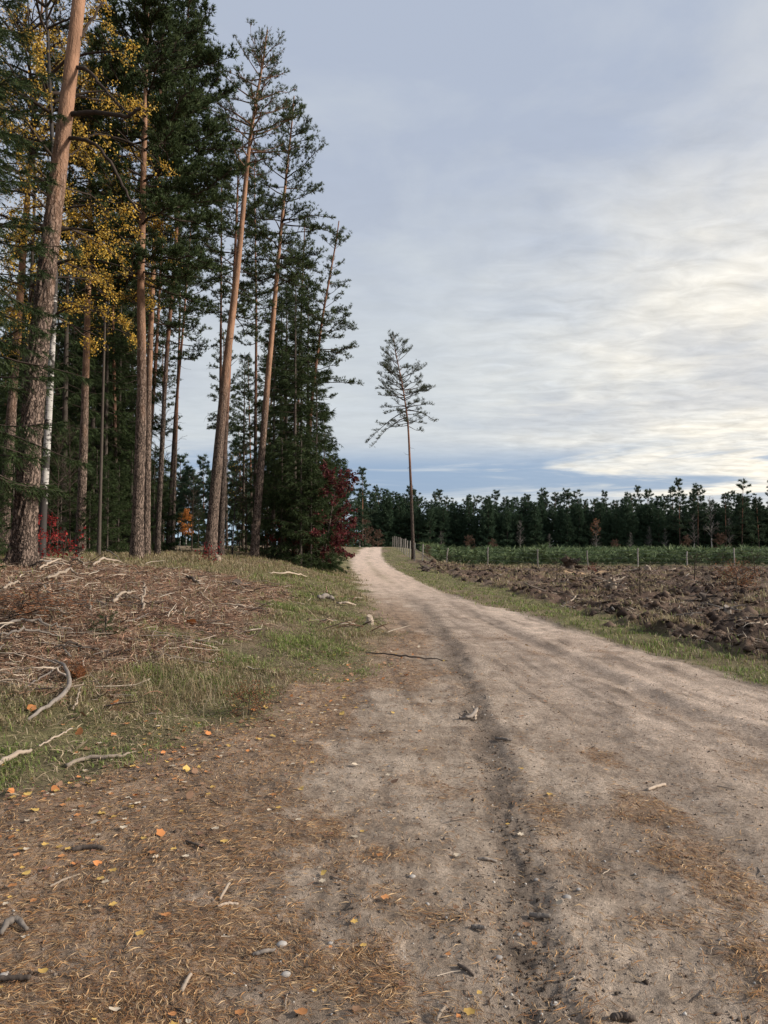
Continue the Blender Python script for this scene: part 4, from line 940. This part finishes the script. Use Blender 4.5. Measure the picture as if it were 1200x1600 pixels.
# fallen leaves
def leaf_mesh(seed, m, lob=5, n=11):
    rr_ = np.random.default_rng(seed); a = np.linspace(0, 2 * np.pi, n, endpoint=False)
    rad = .35 + .18 * np.abs(np.cos(a * lob / 2)) + rr_.normal(0, .03, n); V = np.stack([np.cos(a) * rad, np.sin(a) * rad * .85, .25 * (np.cos(a) * rad) ** 2 + rr_.normal(0, .05, n) + .06], 1)
    V = np.concatenate([V, [[0, 0, 0.02]]]); F = np.array([(i, (i + 1) % n, n) for i in range(n)])
    return mesh('fallen_leaf', V, F, m), (V, F)
LV = {}
for nm, mm in (('yellow', M_ly), ('orange', M_lo), ('brown', M_lb), ('pale', M_lp)): LV[nm] = [leaf_mesh(s, mm, l)[0] for s, l in ((1, 5), (2, 3), (3, 2), (4, 4))]
def leafw(x, y): return float(np.exp(-((x - Lg(y) - .15) / .75) ** 2))
n = 0
while n < 240:
    d = math.exp(r.uniform(math.log(2.2), math.log(13))); a = R(r.uniform(-32, 14)); x, y = d * math.sin(a), d * math.cos(a)
    if r.random() > leafw(x, y) + .03: continue
    nm = ['yellow', 'orange', 'brown', 'pale'][r.choice(4, p=[.2, .25, .43, .12])]; s = float(r.uniform(.028, .07)) * (.7 if d < 4 else 1)
    obj('fallen_leaf', LV[nm][n % 4], None, nm + ' fallen leaf lying along the edge of the grass bank', 'leaf', nm + ' leaves fallen along the bank edge', loc=(x, y, Hs(x, y) + .012), rot=(r.uniform(-.5, .5), r.uniform(-.5, .5), r.uniform(0, 6)), scale=s); n += 1
V, F = leaf_mesh(9, M_lb)[1]
x, y, d = turf_samples(9000, 2.5, 24, -34, 14, 0); k = r.random(len(x)) < np.exp(-((x - Lg(y) - .1) / .9) ** 2) * .55 + .02; x, y = x[k], y[k]
lc = np.array([(.52, .33, .10), (.45, .20, .08), (.26, .15, .09), (.55, .45, .33), (.22, .12, .08)])[r.integers(0, 5, len(x))] * r.uniform(.7, 1.2, len(x))[:, None]
tile((V, F), np.stack([x, y, H(x, y) + .01], 1), r.uniform(.018, .05, len(x)), r.uniform(0, 6, len(x)), lc, 'leaf_litter', 'small scattered birch and oak leaves along the bank edge', M_litter, 'leaves')
for px, py, nm, s, lb in [(180, 1105, 'orange', .09, 'large orange leaf standing in the grass right of the curved branch'), (50, 1114, 'orange', .09, 'large orange leaf left of the foot of the curved branch'),
                          (128, 1124, 'brown', .08, 'brown-orange leaf below the curved branch'), (125, 1152, 'orange', .085, 'orange leaf in the grass above the pale branch'),
                          (298, 977, 'orange', .17, 'pinkish maple leaf at the edge of the brushwood'), (130, 1172, 'pale', .12, 'curled pale leaf just above the pale branch'),
                          (125, 1060, 'orange', .2, 'orange leaf cluster in the hollow beside the curved branch'), (115, 1062, 'orange', .16, 'orange leaf beside the hollow cluster')]:
    x, y, z = ray(px, py); obj('fallen_leaf', LV[nm][int(px) % 4], None, lb, 'leaf', loc=(x, y, z + .04), rot=(.8, .2, px), scale=s)

# pebbles
pm = [mesh('pebble', *ico(40 + s, 2, .05, (1, .75, .55)), M_stone, smooth=True) for s in range(3)]
for i in range(70):
    while True:
        d = math.exp(r.uniform(math.log(2.3), math.log(8))); a = R(r.uniform(-27, 28)); x, y = d * math.sin(a), d * math.cos(a)
        if zones(np.array([x]), np.array([y]))[0][0] > .7: break
    obj('pebble', pm[i % 3], None, 'small pebble lying on the dirt', 'pebble', 'pebbles scattered on the dirt', loc=(x, y, Hs(x, y) + .002), rot=(0, 0, r.uniform(0, 6)), scale=float(r.uniform(.005, .013)))
for px, py, s, lb in [(446, 1525, .020, 'white oval pebble in the lower middle of the dirt'), (440, 1477, .022, 'flat pale stone above the white oval pebble'), (516, 1475, .012, 'small bright white pebble right of the flat pale stone'),
                      (779, 1498, .017, 'rounded grey-white pebble left of the dark rut near the bottom'), (644, 1371, .017, 'blue-grey round pebble left of the dark rut'), (838, 1376, .014, 'pale grey pebble beside the middle of the dark rut'),
                      (5, 1525, .016, 'white pebble at the left edge of the dirt'), (866, 1570, .014, 'white pebble at the bottom beside the dark rut'), (886, 1404, .022, 'dark clod-like stone right of the rut'), (904, 1391, .012, 'small white pebble above the dark clod-like stone')]:
    x, y, z = ray(px, py); obj('pebble', pm[int(px) % 3], None, lb, 'pebble', loc=(x, y, z + .003), rot=(0, 0, .4), scale=s)

# ------------------------------------------------------------------ sticks, logs and stumps
def stick_mesh(seed, m, wig=.06, taper=.5, sides=6, S=6, name='stick', fork=False):
    rr_ = np.random.default_rng(seed); q = np.linspace(-.5, .5, S); P = np.stack([q, np.cumsum(rr_.normal(0, wig, S)) * .5, np.cumsum(rr_.normal(0, wig * .5, S)) * .4], 1); P -= P.mean(0)
    Rr = np.linspace(1, taper, S) * rr_.uniform(.85, 1.15, S) * .03
    return capped(name, P[None], Rr[None], m, sides, smooth=True)
SM = {k: [stick_mesh(s + i * 10, mm, S=5, sides=5) for s in range(6)] for i, (k, mm) in enumerate((('pale', M_pale), ('grey', M_grey), ('dark', M_dark)))}
n = 0
while n < 210:
    d = math.exp(r.uniform(math.log(6.8), math.log(20))); a = R(r.uniform(-32, -6)); x, y = d * math.sin(a), d * math.cos(a)
    if zones(np.array([x]), np.array([y]))[2][0] < .6: continue
    kd = ['pale', 'grey', 'dark'][r.choice(3, p=[.3, .45, .25])]; L = float(r.uniform(.2, .8)); th_ = float(r.uniform(.2, .55))
    obj('stick', SM[kd][n % 6], None, {'pale': 'bleached', 'grey': 'weathered grey', 'dark': 'dark damp'}[kd] + ' stick lying in the brushwood of the left bank', 'stick', kd + ' sticks in the brushwood',
        loc=(x, y, Hs(x, y) + r.uniform(.02, .09)), rot=(0, r.normal(0, .12), r.normal(0, .9)), scale=(L, L * .9, L * th_ if L < .5 else .5 * th_)); n += 1
n = 0
while n < 44:
    d = math.exp(r.uniform(math.log(2.4), math.log(9))); a = R(r.uniform(-27, 28)); x, y = d * math.sin(a), d * math.cos(a)
    if zones(np.array([x]), np.array([y]))[0][0] < .6: continue
    kd = ['pale', 'grey', 'dark'][r.choice(3, p=[.3, .4, .3])]; L = float(r.uniform(.04, .12)) * (1 + d * .06)
    obj('stick', SM[kd][n % 6], None, 'short ' + {'pale': 'pale', 'grey': 'grey', 'dark': 'dark'}[kd] + ' bit of stick on the dirt', 'stick', 'short ' + kd + ' stick bits on the dirt', loc=(x, y, Hs(x, y) + .006), rot=(0, 0, r.uniform(0, 6)), scale=L); n += 1
n = 0
while n < 60:
    d = math.exp(r.uniform(math.log(10), math.log(60))); a = R(r.uniform(6, 32)); x, y = d * math.sin(a), d * math.cos(a)
    if zones(np.array([x]), np.array([y]))[1][0] < .7: continue
    L = float(r.uniform(.3, .9)) * (1 + d * .015); kd = ['pale', 'grey', 'dark'][n % 3]
    obj('root_piece', SM[kd][n % 6], None, {'pale': 'bleached', 'grey': 'weathered grey', 'dark': 'dark'}[kd] + ' root piece lying on the ploughed field', 'root', kd + ' root pieces on the field', loc=(x, y, Hs(x, y) + .06), rot=(0, r.normal(0, .2), r.uniform(0, 6)), scale=(L, L, L * .9)); n += 1

def laid(name, label, cat, pts, rads, m, lift=1.0, sides=8, S=18, seed=0, parent=None, wig=.006, group=None):
    """a branch whose run is read off the photo and laid on the ground; pts (px, py, extra height)"""
    P = []
    for px, py, h in pts:
        x, y, z = ray(px, py); P.append((x, y, z + h))
    P = np.array(P); t = np.linspace(0, len(P) - 1, S); Q = np.stack([np.interp(t, range(len(P)), P[:, i]) for i in range(3)], 1)
    Q[1:-1] = (Q[:-2] + Q[1:-1] * 2 + Q[2:]) / 4
    rd = np.interp(np.linspace(0, 1, S), np.linspace(0, 1, len(rads)), rads); Q[:, 2] += rd * lift
    rr_ = np.random.default_rng(seed + 5); Q = Q + rr_.normal(0, wig, Q.shape); c0 = Q[0].copy()
    me = capped(name, (Q - c0)[None], (rd * rr_.uniform(.88, 1.12, S))[None], m, sides, smooth=True)
    if parent is None: return obj(name, me, None, label, cat, group, loc=tuple(c0))
    return obj(name, me, parent, loc=tuple(Vector(c0) - parent.location))
x, y, z = ray(106, 1075)
cb = thing('curved_branch', 'hooked grey dead branch with thin side twigs lying in the grass on the left', 'branch', (x, y, z))
laid('branch_stem', '', '', [(45, 1128, .01), (72, 1112, .03), (98, 1102, .06), (110, 1085, .10), (106, 1072, .13), (96, 1055, .12), (80, 1045, .08)], [.012, .018, .020, .021, .018, .014, .006], M_grey, parent=cb)
laid('side_twig', '', '', [(106, 1080, .11), (85, 1070, .15), (60, 1066, .13), (22, 1062, .08)], [.012, .009, .007, .003], M_pale, parent=cb, seed=1)
laid('side_twig', '', '', [(30, 1085, .02), (60, 1072, .06), (96, 1058, .10)], [.004, .008, .008], M_grey, parent=cb, seed=2)
laid('side_twig', '', '', [(116, 1112, .02), (122, 1098, .05), (126, 1086, .08)], [.009, .008, .004], M_pale, parent=cb, seed=3)
laid('branch', 'pale bark-stripped branch lying at the lower edge of the left grass', 'branch', [(104, 1200, .0), (118, 1195, .005), (140, 1190, .01), (165, 1188, .015), (190, 1187, .01), (212, 1180, .03)], [.018, .017, .015, .015, .012, .004], M_pale, seed=4, wig=.004)
laid('branch', 'pale branch end entering from the left edge above the pale stripped branch', 'branch', [(-30, 1205, 0), (0, 1198, .01), (30, 1184, .015), (48, 1178, .02)], [.022, .02, .018, .012], M_pale, seed=5)
laid('stick', 'long slim stick in the grass running up from the pale branch end', 'stick', [(60, 1172, .02), (85, 1160, .03), (112, 1146, .03)], [.006, .008, .005], M_pale, seed=6)
laid('stick', 'short thick dark stick lying across the dirt on the left', 'stick', [(112, 1331, 0), (130, 1329, .002), (148, 1328, .002), (163, 1330, 0)], [.012, .014, .014, .012], M_dark, seed=7, wig=.001)
laid('stick', 'thin straight pale stick below the short dark stick', 'stick', [(78, 1387, 0), (100, 1377, .002), (124, 1369, .004)], [.005, .006, .004], M_pale, seed=8, wig=.001)
laid('stick', 'curved grey piece of wood at the left edge of the dirt', 'stick', [(2, 1463, 0), (10, 1451, .01), (26, 1446, .015), (42, 1456, .0)], [.008, .015, .014, .008], M_grey, seed=9, wig=.001)
laid('stick', 'dark brown stick entering from the left edge near the bottom', 'stick', [(-20, 1535, 0), (20, 1534, .002), (47, 1533, .002)], [.010, .011, .010], M_dark, seed=10, wig=.001)
laid('stick', 'short pale broken stick left of the middle, upright end', 'stick', [(343, 1408, 0), (350, 1400, .012), (358, 1392, .03)], [.006, .007, .006], M_pale, seed=11, wig=.001)
laid('stick', 'flat pale stick just below the pale broken one', 'stick', [(340, 1419, 0), (355, 1415, .003), (372, 1415, .002)], [.006, .007, .006], M_pale, seed=12, wig=.001)
laid('stick', 'grey-brown stick left of the flat pale stone', 'stick', [(395, 1496, 0), (412, 1491, .004), (430, 1488, .002)], [.007, .008, .007], M_grey, seed=13, wig=.001)
laid('stick', 'pale wedge-shaped stick near the bottom left of centre', 'stick', [(284, 1552, 0), (291, 1541, .01), (298, 1528, .008)], [.009, .008, .006], M_pale, seed=14, wig=.001)
laid('stick', 'thick grey stick lying beside the dark rut, lower right of centre', 'stick', [(828, 1433, .002), (840, 1437, .004), (860, 1436, .002)], [.010, .012, .010], M_grey, seed=15, wig=.001)
laid('stick', 'brown stick on the left rim of the dark rut', 'stick', [(746, 1344, 0), (760, 1345, .003), (776, 1348, 0)], [.007, .008, .006], M_grey, seed=16, wig=.001)
laid('stick', 'worn brownish stick half sunk left of the dark rut', 'stick', [(738, 1452, 0), (748, 1453, .002), (757, 1454, 0)], [.009, .010, .008], M_grey, seed=17, wig=.001)
laid('stick', 'pale stick lying alone on the right of the dirt road', 'stick', [(1012, 1236, .0), (1025, 1233, .004), (1039, 1228, .003)], [.009, .011, .009], M_pale, seed=18, wig=.001)
laid('stick', 'bleached stick poking up at the bottom edge', 'stick', [(682, 1598, 0), (688, 1590, .01), (695, 1584, .02)], [.005, .006, .004], M_pale, seed=19, wig=.001)
laid('stick', 'thin dark twig above the dirt crossing the left bare patch', 'stick', [(290, 1316, 0), (305, 1322, .004), (322, 1328, .002)], [.006, .007, .004], M_dark, seed=20, wig=.001)
laid('stick', 'dark stick at the bottom edge right of the rut', 'stick', [(958, 1595, 0), (972, 1594, .003), (990, 1596, 0)], [.011, .012, .011], M_dark, seed=21, wig=.001)
laid('stick', 'dark slanted twig right of the flat pale stones', 'stick', [(716, 1510, 0), (728, 1518, .003), (740, 1527, 0)], [.006, .007, .004], M_dark, seed=22, wig=.001)
laid('branch', 'long dark branch lying from the grass edge towards the rut', 'branch', [(572, 1022, .01), (610, 1027, .03), (650, 1032, .03), (700, 1034, .02)], [.008, .012, .012, .006], M_dark, seed=23)
laid('stick', 'slim dark stick lying on the middle of the road beside the root piece', 'stick', [(775, 1156, 0), (788, 1158, .004), (800, 1158, 0)], [.01, .012, .008], M_grey, seed=24, wig=.002)
x, y, z = ray(735, 1124); rt = thing('root_piece', 'knobbly grey root piece lying in the dark rut of the road', 'root', (x, y, z))
laid('root_stem', '', '', [(716, 1124, .0), (730, 1127, .02), (740, 1124, .03), (745, 1117, .045)], [.007, .013, .018, .013], M_grey, parent=rt, seed=25)
laid('root_arm', '', '', [(737, 1126, .01), (731, 1120, .035), (725, 1117, .04)], [.010, .009, .005], M_pale, parent=rt, seed=26)
laid('root_arm', '', '', [(741, 1127, .01), (744, 1120, .035), (739, 1114, .06)], [.011, .011, .006], M_pale, parent=rt, seed=27)
# logs and pale branches on the bank
for i, (pts, rd, mm, nm, lb) in enumerate([
        ([(75, 912, .08), (95, 907, .12), (108, 903, .14), (120, 906, .1)], [.03, .045, .045, .02], M_pale, 'branch', 'forked bleached branch on the brushwood below the birch'),
        ([(60, 893, .05), (78, 890, .12), (96, 884, .14)], [.03, .035, .02], M_pale, 'branch', 'bleached broken branch just right of the thick pine foot'),
        ([(8, 926, .05), (18, 921, .06), (30, 916, .05)], [.03, .03, .02], M_pale, 'branch', 'pale chunk of branch at the left edge below the thick pine'),
        ([(112, 880, .06), (122, 884, .12), (132, 890, .06)], [.03, .035, .02], M_pale, 'branch', 'pale curved branch near the foot of the grey pine'),
        ([(145, 888, .05), (160, 884, .13), (190, 885, .10)], [.03, .05, .02], M_pale, 'branch', 'long pale slab of wood behind the brushwood middle'),
        ([(177, 948, .05), (190, 942, .12), (212, 935, .10)], [.035, .035, .015], M_pale, 'branch', 'pale branch at the centre of the brushwood'),
        ([(0, 992, .10), (40, 985, .12), (75, 990, .10), (115, 995, .08)], [.02, .025, .02, .01], M_grey, 'branch', 'long grey branch across the left of the brushwood'),
        ([(0, 1002, .06), (50, 1000, .10), (100, 1004, .05)], [.02, .02, .01], M_grey, 'branch', 'second long grey branch lying below the first at the left edge'),
        ([(85, 1022, .05), (115, 1020, .10), (158, 1025, .05)], [.014, .02, .012], M_dark, 'branch', 'dark branch lying at the lower edge of the brushwood'),
        ([(293, 908, .05), (300, 912, .08), (312, 918, .05)], [.05, .05, .035], M_dark, 'log', 'short dark log end on the right of the brushwood'),
        ([(222, 955, .0), (224, 945, .10), (225, 935, .24)], [.03, .025, .018], M_pale, 'stick', 'short bleached stick standing upright in the brushwood'),
        ([(497, 940, .05), (509, 941, .10), (521, 942, .05)], [.07, .085, .06], M_grey, 'log', 'short grey log on the green bank grass'),
        ([(525, 946, .03), (540, 948, .07), (556, 948, .03)], [.03, .035, .02], M_pale, 'branch', 'pale slab of branch just right of the short grey log'),
        ([(340, 948, .05), (372, 953, .08), (405, 955, .03)], [.012, .02, .012], M_pale, 'branch', 'thin pale branch reaching from the brushwood on to the grass'),
        ([(420, 899, .05), (450, 902, .12), (480, 903, .06)], [.02, .035, .02], M_pale, 'branch', 'bleached branch along the back of the green bank'),
        ([(130, 858, .0), (150, 862, .25), (175, 873, .2), (190, 880, .05)], [.01, .02, .02, .01], M_grey, 'branch', 'dead branch arching over the dry grass left of the touching pair'),
        ([(45, 885, .0), (70, 884, .1), (100, 886, .05)], [.02, .025, .015], M_grey, 'branch', 'grey branch lying at the foot of the birch')]):
    laid(nm, lb, nm, pts, [q * (.68 if i < 12 else .85) for q in rd], mm, seed=40 + i, wig=.013)
# thin leaning pale pole by the birch
c_ = np.array([[px3(48, 872, 17.2), px3(52, 830, 17.2), px3(55, 800, 17.2), px3(56, 785, 17.2)]]); l0 = np.array([c_[0, 0, 0], c_[0, 0, 1], Hs(c_[0, 0, 0], c_[0, 0, 1])])
obj('dead_pole', capped('dead_pole', c_ - l0, np.array([[.022, .018, .016, .01]]), M_pale, 6), None, 'thin bleached dead pole standing between the thick pine and the birch', 'pole', loc=tuple(l0))

def stump(name, label, loc, rad, h, m, seed, roots=7, rl=.5, up=0., cat='stump', core=True):
    rr_ = np.random.default_rng(seed); t = thing(name, label, cat, loc)
    if core:
        me = capped('stump_body', np.array([[(0, 0, -.1), (.02, 0, h * .4), (0, .02, h * .8), (.01, 0, h)]]), np.array([[rad * 1.4, rad * 1.05, rad * .95, rad * .8]]), m, 9); obj('stump_body', me, t)
    for i in range(roots):
        a = i * 6.28 / roots + rr_.uniform(-.3, .3); e = rr_.uniform(-.35, .4) + up; l = rl * rr_.uniform(.6, 1.3)
        q = np.linspace(0, 1, 6); P = np.stack([np.cos(a) * q * l * math.cos(e), np.sin(a) * q * l * math.cos(e), h * .45 + q * l * math.sin(e) + .0 * q], 1) + np.cumsum(rr_.normal(0, .05 * l, (6, 3)), 0)
        P[:, 2] = np.maximum(P[:, 2], -.02)
        obj('root', capped('root', P[None], (rad * .34 * (1 - .75 * q))[None], m, 5), t)
    return t
def big_clod(t, s, off, k=0):
    obj('root_earth', clodm[k], t, loc=off, scale=s)
x, y, z = at(890, 61)
t = stump('uprooted_stump', 'large dark uprooted stump with earth and tangled roots on the far side of the field', (x, y, z + .1), .30, .7, M_dark, 3, 34, .85, .5)
big_clod(t, (.55, .4, .5), (0, 0, .3)); big_clod(t, (.45, .35, .25), (.7, 0, .1), 2); big_clod(t, (.35, .35, .5), (-.35, -.1, .65), 3)
x, y, z = ray(957, 918); stump('uprooted_stump', 'bleached stump with pale curved roots in the middle of the field', (x, y, z + .05), .11, .25, M_pale, 5, 9, .8, .15)
x, y, z = ray(1098, 938); stump('tree_stump', 'dark cut stump with spreading roots on the right of the field', (x, y, z - .05), .11, .24, M_dark, 6, 9, .55)
x, y, z = ray(1135, 955); stump('tree_stump', 'small weathered stump low in the furrows at the right', (x, y, z), .08, .10, M_grey, 7, 7, .5)
x, y, z = ray(577, 976); stump('tree_stump', 'small bleached stump at the edge of the left grass near the road', (x, y, z), .07, .17, M_pale, 8, 4, .16)
x, y, z = ray(340, 876); stump('tree_stump', 'little whitish stump at the foot of the tallest leaning pine', (x, y, z), .10, .18, M_pale, 9, 4, .2)
x, y, z = ray(370, 917); stump('tree_stump', 'dark rotten stump at the right end of the brushwood', (x, y, z), .12, .12, M_dark, 10, 8, .4)
x, y, z = ray(121, 874); stump('tree_stump', 'small dark forked stump before the grey pine', (x, y, z), .07, .22, M_dark, 11, 5, .3, .4)
x, y, z = ray(1012, 890); stump('tree_stump', 'small pale stump at the far edge of the field below the fence', (x, y, z), .2, .3, M_pale, 12, 4, .35)
x, y, z = ray(665, 893); stump('tree_stump', 'dark stump beside the fence corner at the field edge', (x, y, z), .22, .32, M_dark, 13, 6, .5)
# little green spruce sprig in the brushwood, brown dead bushes
sprig = spruce(66, .35, .008, .22, .02, 26, 2.2, .012, .05, sides=4)
x, y, z = ray(165, 996); plant(sprig, 'spruce_seedling', 'tiny green spruce sprig in the brushwood', 'seedling', (x, y, z), sc=.75)
db = broad(87, .75, .012, [(0, 0, 0), (1, .05, 0)], .05, .7, 24, M_dark, [(.30, .13, .06), (.22, .10, .05)], 900, .05, el=(.2, 1.0), twig=9)
x, y, z = ray(1150, 925); plant(db, 'dry_bush', 'brown withered bush on the right of the ploughed field', 'bush', (x, y, z), sc=.85)
x, y, z = ray(30, 960); plant(db, 'dry_bush', 'rust-orange dead spruce bough flattened on the brushwood at the left edge', 'dead bough', (x, y, z), sc=(1.2, 1.2, .28))
x, y, z = ray(118, 1062); plant(db, 'dry_bush', 'withered rusty weed in the hollow by the curved branch', 'bush', (x, y, z), sc=.2)
x, y, z = ray(388, 1118); plant(db, 'dry_bush', 'dark brown withered weed at the lower edge of the grass', 'bush', (x, y, z), sc=.28, rz=1)
wd = broad(88, .9, .02, [(0, 0, 0), (1, .05, 0)], .05, .5, 14, M_limb, YL, 0, .05, el=(.4, 1.), twig=9)
for k, (px, py, s) in enumerate([(1085, 905, 1.1), (1000, 930, .9), (700, 893, 1.0), (1180, 900, 1.2), (1130, 888, 1.2), (870, 905, .8)]):
    x, y, z = ray(px, py); plant(wd, 'dead_weed', 'leafless twiggy weed standing on the ploughed field', 'weed', (x, y, z), 'leafless weeds on the field', rz=k, sc=s)
print('objects', len(bpy.data.objects), 'unique tris', sum(sum(len(p.vertices) - 2 for p in m.polygons) if len(m.polygons) < 500 else (len(m.loops) - 2 * len(m.polygons)) for m in bpy.data.meshes))
